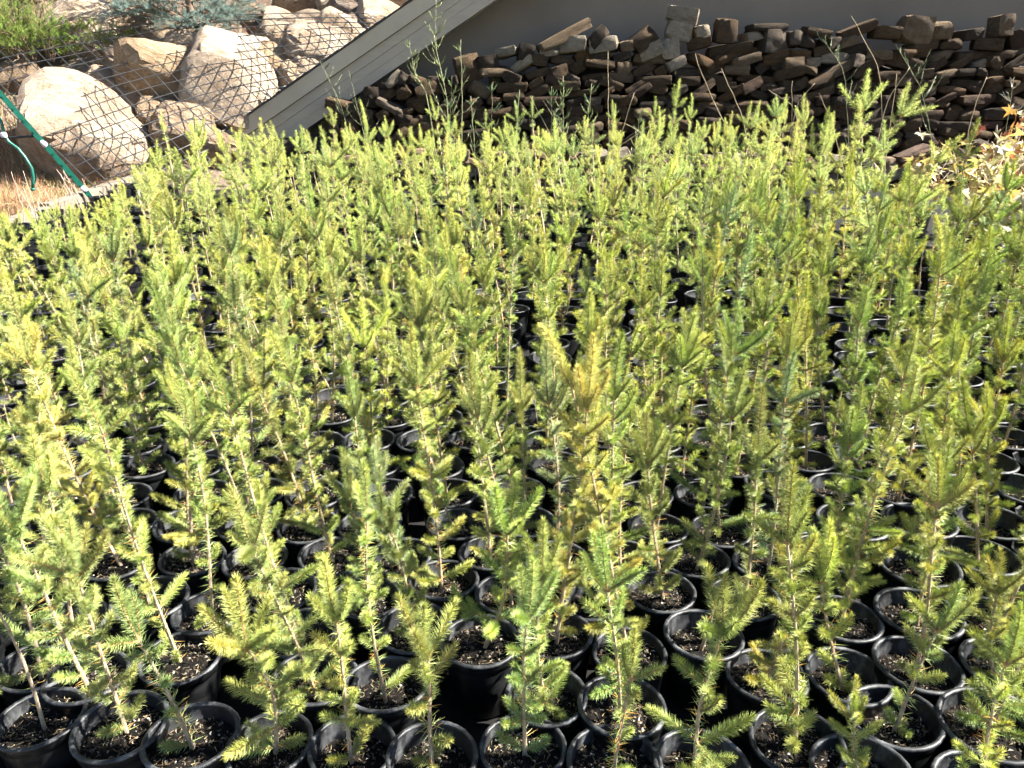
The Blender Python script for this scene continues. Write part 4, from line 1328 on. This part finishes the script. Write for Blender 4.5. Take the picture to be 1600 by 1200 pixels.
for k_, px in enumerate(sorted(random.uniform(-10, 240) for _ in range(26))):
    y = random.uniform(5.6, 7.2); top = random.uniform(262, 330) - (0 if px < 120 else -30)
    p = at_y(px + random.uniform(-30, 6), top, y)
    if p.x < -3.85: p.x = -3.8
    b = Vector((p.x + random.uniform(0.0, 0.16), y, bed_z(y)))
    stalk('dry_weed_stalk', [b, b.lerp(p, 0.5) + Vector((0.02, 0, 0)), p], 0.0048, (0.46, 0.36, 0.27), 'pale dry weed stalk at the left edge of the bed, %s from the left' % ORD[k_ + 1], 'weed stalk', 'dry stalks at the left of the bed', 5)
LF = (0.27, 0.33, 0.13)
def weed(label, base_px, top_px, y, twigs, leaf=LF, r0=0.006, mids=(), sm=1.0):
    b = ground_at(base_px[0], base_px[1], y)
    stalk('tall_weed', [b] + [at_y(*m, y) for m in mids] + [at_y(*top_px, y)], r0, (0.30, 0.30, 0.16), label, 'weed', 'weeds before the stone pile', twigs, leaf, sm=sm)
weed('tallest leggy pale green weed crossing the sloping rake board', (700, 300), (682, -8), 8.05, 26, mids=((700, 160), (680, 70)), sm=0.8)
weed('pale green weed leaning left beside the tallest weed', (690, 300), (640, 62), 8.0, 16, mids=((668, 150), (646, 110)), sm=0.7)
weed('slim weed tip right of the tallest weed', (720, 300), (720, 62), 8.1, 8, mids=((722, 160),), sm=0.6)
weed('bushy green weed before the stones left of centre', (880, 300), (880, 118), 8.15, 34, sm=1.0)
weed('green weed with pale tips rising right of the bushy green weed', (905, 310), (925, 130), 8.05, 28)
weed('sparse green weed tip before the dark stones at centre', (800, 300), (812, 140), 8.3, 20, (0.13, 0.19, 0.09))  # leaf tint lowered to paint in the shade before the stones
weed('green feathery weed, darkened as if shaded, below the leftmost stones', (745, 300), (736, 150), 8.35, 20, (0.12, 0.18, 0.08))  # dark leaf tint stands in for the shade near the pile
weed('thin twiggy weed before the lower end of the rake board', (560, 300), (500, 95), 8.3, 14, (0.16, 0.19, 0.10), 0.004, ((535, 170),))
weed('thin twiggy weed before the shaded wall under the roof', (590, 300), (545, 110), 8.3, 14, (0.16, 0.19, 0.10), 0.004)
weed('faint trailing weed hanging over the right hand stones', (1330, 300), (1285, 60), 8.35, 16, (0.12, 0.17, 0.08), 0.004, ((1320, 110),))
weed('faint sparse weed before the stones at far right', (1470, 300), (1400, 70), 8.35, 14, (0.12, 0.17, 0.08), 0.004, ((1440, 140),))
weed('weed with pale seed tips above the maple leaves', (1560, 300), (1585, 120), 7.3, 12, (0.5, 0.46, 0.36), 0.004)

weed('feathery green weed left of the bushy green weed', (862, 300), (862, 135), 8.2, 26, (0.17, 0.24, 0.11), 0.004, sm=1.1)
weed('upright dark weed before the stones, right of the tallest weed', (765, 300), (770, 128), 8.3, 26, (0.14, 0.20, 0.09), 0.004, sm=1.1)
weed('pale-tipped low weed before the stones at centre', (945, 310), (958, 160), 8.05, 20, LF, 0.004)
weed('low spreading weed at the foot of the tallest weed', (700, 300), (706, 118), 8.1, 28, (0.18, 0.25, 0.11), 0.004, sm=1.2)
weed('weed with pale tips nodding to the right near the centre', (985, 310), (1002, 168), 8.0, 18, LF, 0.004)

# ------------------------------------------------------------------ autumn maples at the right
def leaf_mesh(seed):
    r = random.Random(seed); g = G()
    lobes = [(-150, 0.16), (-118, 0.62), (-96, 0.34), (-62, 0.92), (-46, 0.5), (-38, 0.62), (-24, 0.46), (0, 1.08), (24, 0.46), (38, 0.62), (46, 0.5), (62, 0.92), (96, 0.34), (118, 0.62), (150, 0.16)]
    V = [(0, 0, 0)]
    for a, q in lobes:
        q *= r.uniform(0.9, 1.1) * 0.065; a = R(a + r.uniform(-4, 4))
        x, y = q * math.sin(a), q * math.cos(a)
        V.append((x, y, 0.35 * abs(x) * r.uniform(0.6, 1.2) - 5.5 * y * y * r.uniform(0.4, 1.2)))
    T = [(0, i + 1, i) for i in range(1, len(V) - 1)]
    g.add(V, T)
    pt = [(0, 0, 0), (0, -0.03, 0.004), (0, -0.06, 0.016)]
    g.tube(pt, (0.0012, 0.0012, 0.0015), 3, 0, (0.9, 0.6, 0.5), cap=False)
    return g.mesh('leaf', [M_leaf], False)
LEAF = [leaf_mesh(i) for i in range(8)]
PALE = [(0.46, 0.41, 0.20), (0.46, 0.34, 0.10), (0.50, 0.44, 0.27), (0.40, 0.38, 0.11)]
WARM = [(0.38, 0.16, 0.07), (0.42, 0.24, 0.06), (0.30, 0.09, 0.055), (0.46, 0.34, 0.13), (0.48, 0.40, 0.25)]
GRN = [(0.24, 0.30, 0.12), (0.34, 0.36, 0.12), (0.46, 0.43, 0.20), (0.42, 0.35, 0.09)]
def maple(label, x, y, h, rx, n, tones, seed):
    r = random.Random(seed)
    o = empty('potted_maple', (x, y, bed_z(y) + 0.011)); tag(o, label, 'maple', 'autumn maples at the right of the bed')
    S = Matrix.Scale(1.25, 4)
    pot = link('pot', POT_ME, o, S); link('rim', RIM_ME, pot); link('soil', SOIL_ME[seed % 4], o, S)
    g = G(); tips = []
    for k_ in range(6):
        a = r.uniform(0, 6.28); q = r.uniform(0.35, 1) * rx
        e = Vector((q * math.cos(a), q * math.sin(a), h * r.uniform(0.7, 1.0)))
        m1 = Vector((e.x * 0.25, e.y * 0.25, h * 0.45))
        g.tube([(0, 0, 0.12), m1, e], (0.006, 0.0045, 0.002), 6, 0, (0.42, 0.33, 0.27)); tips.append((m1, e))
    trunk = link('trunk', g.mesh('trunk', [M_bark_far], True), o)
    for k_ in range(n):
        m1, e = r.choice(tips)
        p = m1.lerp(e, r.uniform(0.1, 1.1)) + Vector((r.gauss(0, rx * 0.3), r.gauss(0, rx * 0.3), r.gauss(0, h * 0.07)))
        p.z = max(p.z, 0.22)
        yaw = r.uniform(0, 6.28)
        # blades tip outwards and down, their faces mostly towards the sky and the sun
        E = Matrix.Translation(p) @ Matrix.Rotation(yaw, 4, 'Z') @ Matrix.Rotation(R(r.gauss(-28, 24)), 4, 'X') @ Matrix.Rotation(R(r.gauss(0, 22)), 4, 'Y') @ Matrix.Scale(r.uniform(0.85, 1.45), 4)
        b = link('leaf', r.choice(LEAF), trunk, E)
        t = r.choice(tones); v_ = r.uniform(0.8, 1.15); b.color = (t[0] * v_, t[1] * v_, t[2] * v_, 1)
maple('red and orange leaved maple sapling at the right edge before the stones', 3.75, 6.05, 0.98, 0.30, 80, WARM + PALE, 1)
maple('cream and yellow leaved maple sapling at the right edge', 3.22, 5.45, 0.78, 0.32, 130, PALE, 2)
maple('cream-leaved maple sapling partly hidden by seedlings, left of the other maples', 3.12, 6.0, 0.66, 0.24, 70, PALE + WARM[3:], 3)
maple('pale yellow-green maple sapling lower on the right edge', 3.02, 4.90, 0.62, 0.28, 120, GRN + PALE, 4)
maple('low yellow maple sapling nearest the camera on the right edge', 2.98, 4.40, 0.44, 0.22, 70, GRN + PALE, 5)
maple('maple sapling with cream leaves behind the yellow ones at far right', 3.75, 5.45, 0.85, 0.32, 90, PALE, 6)
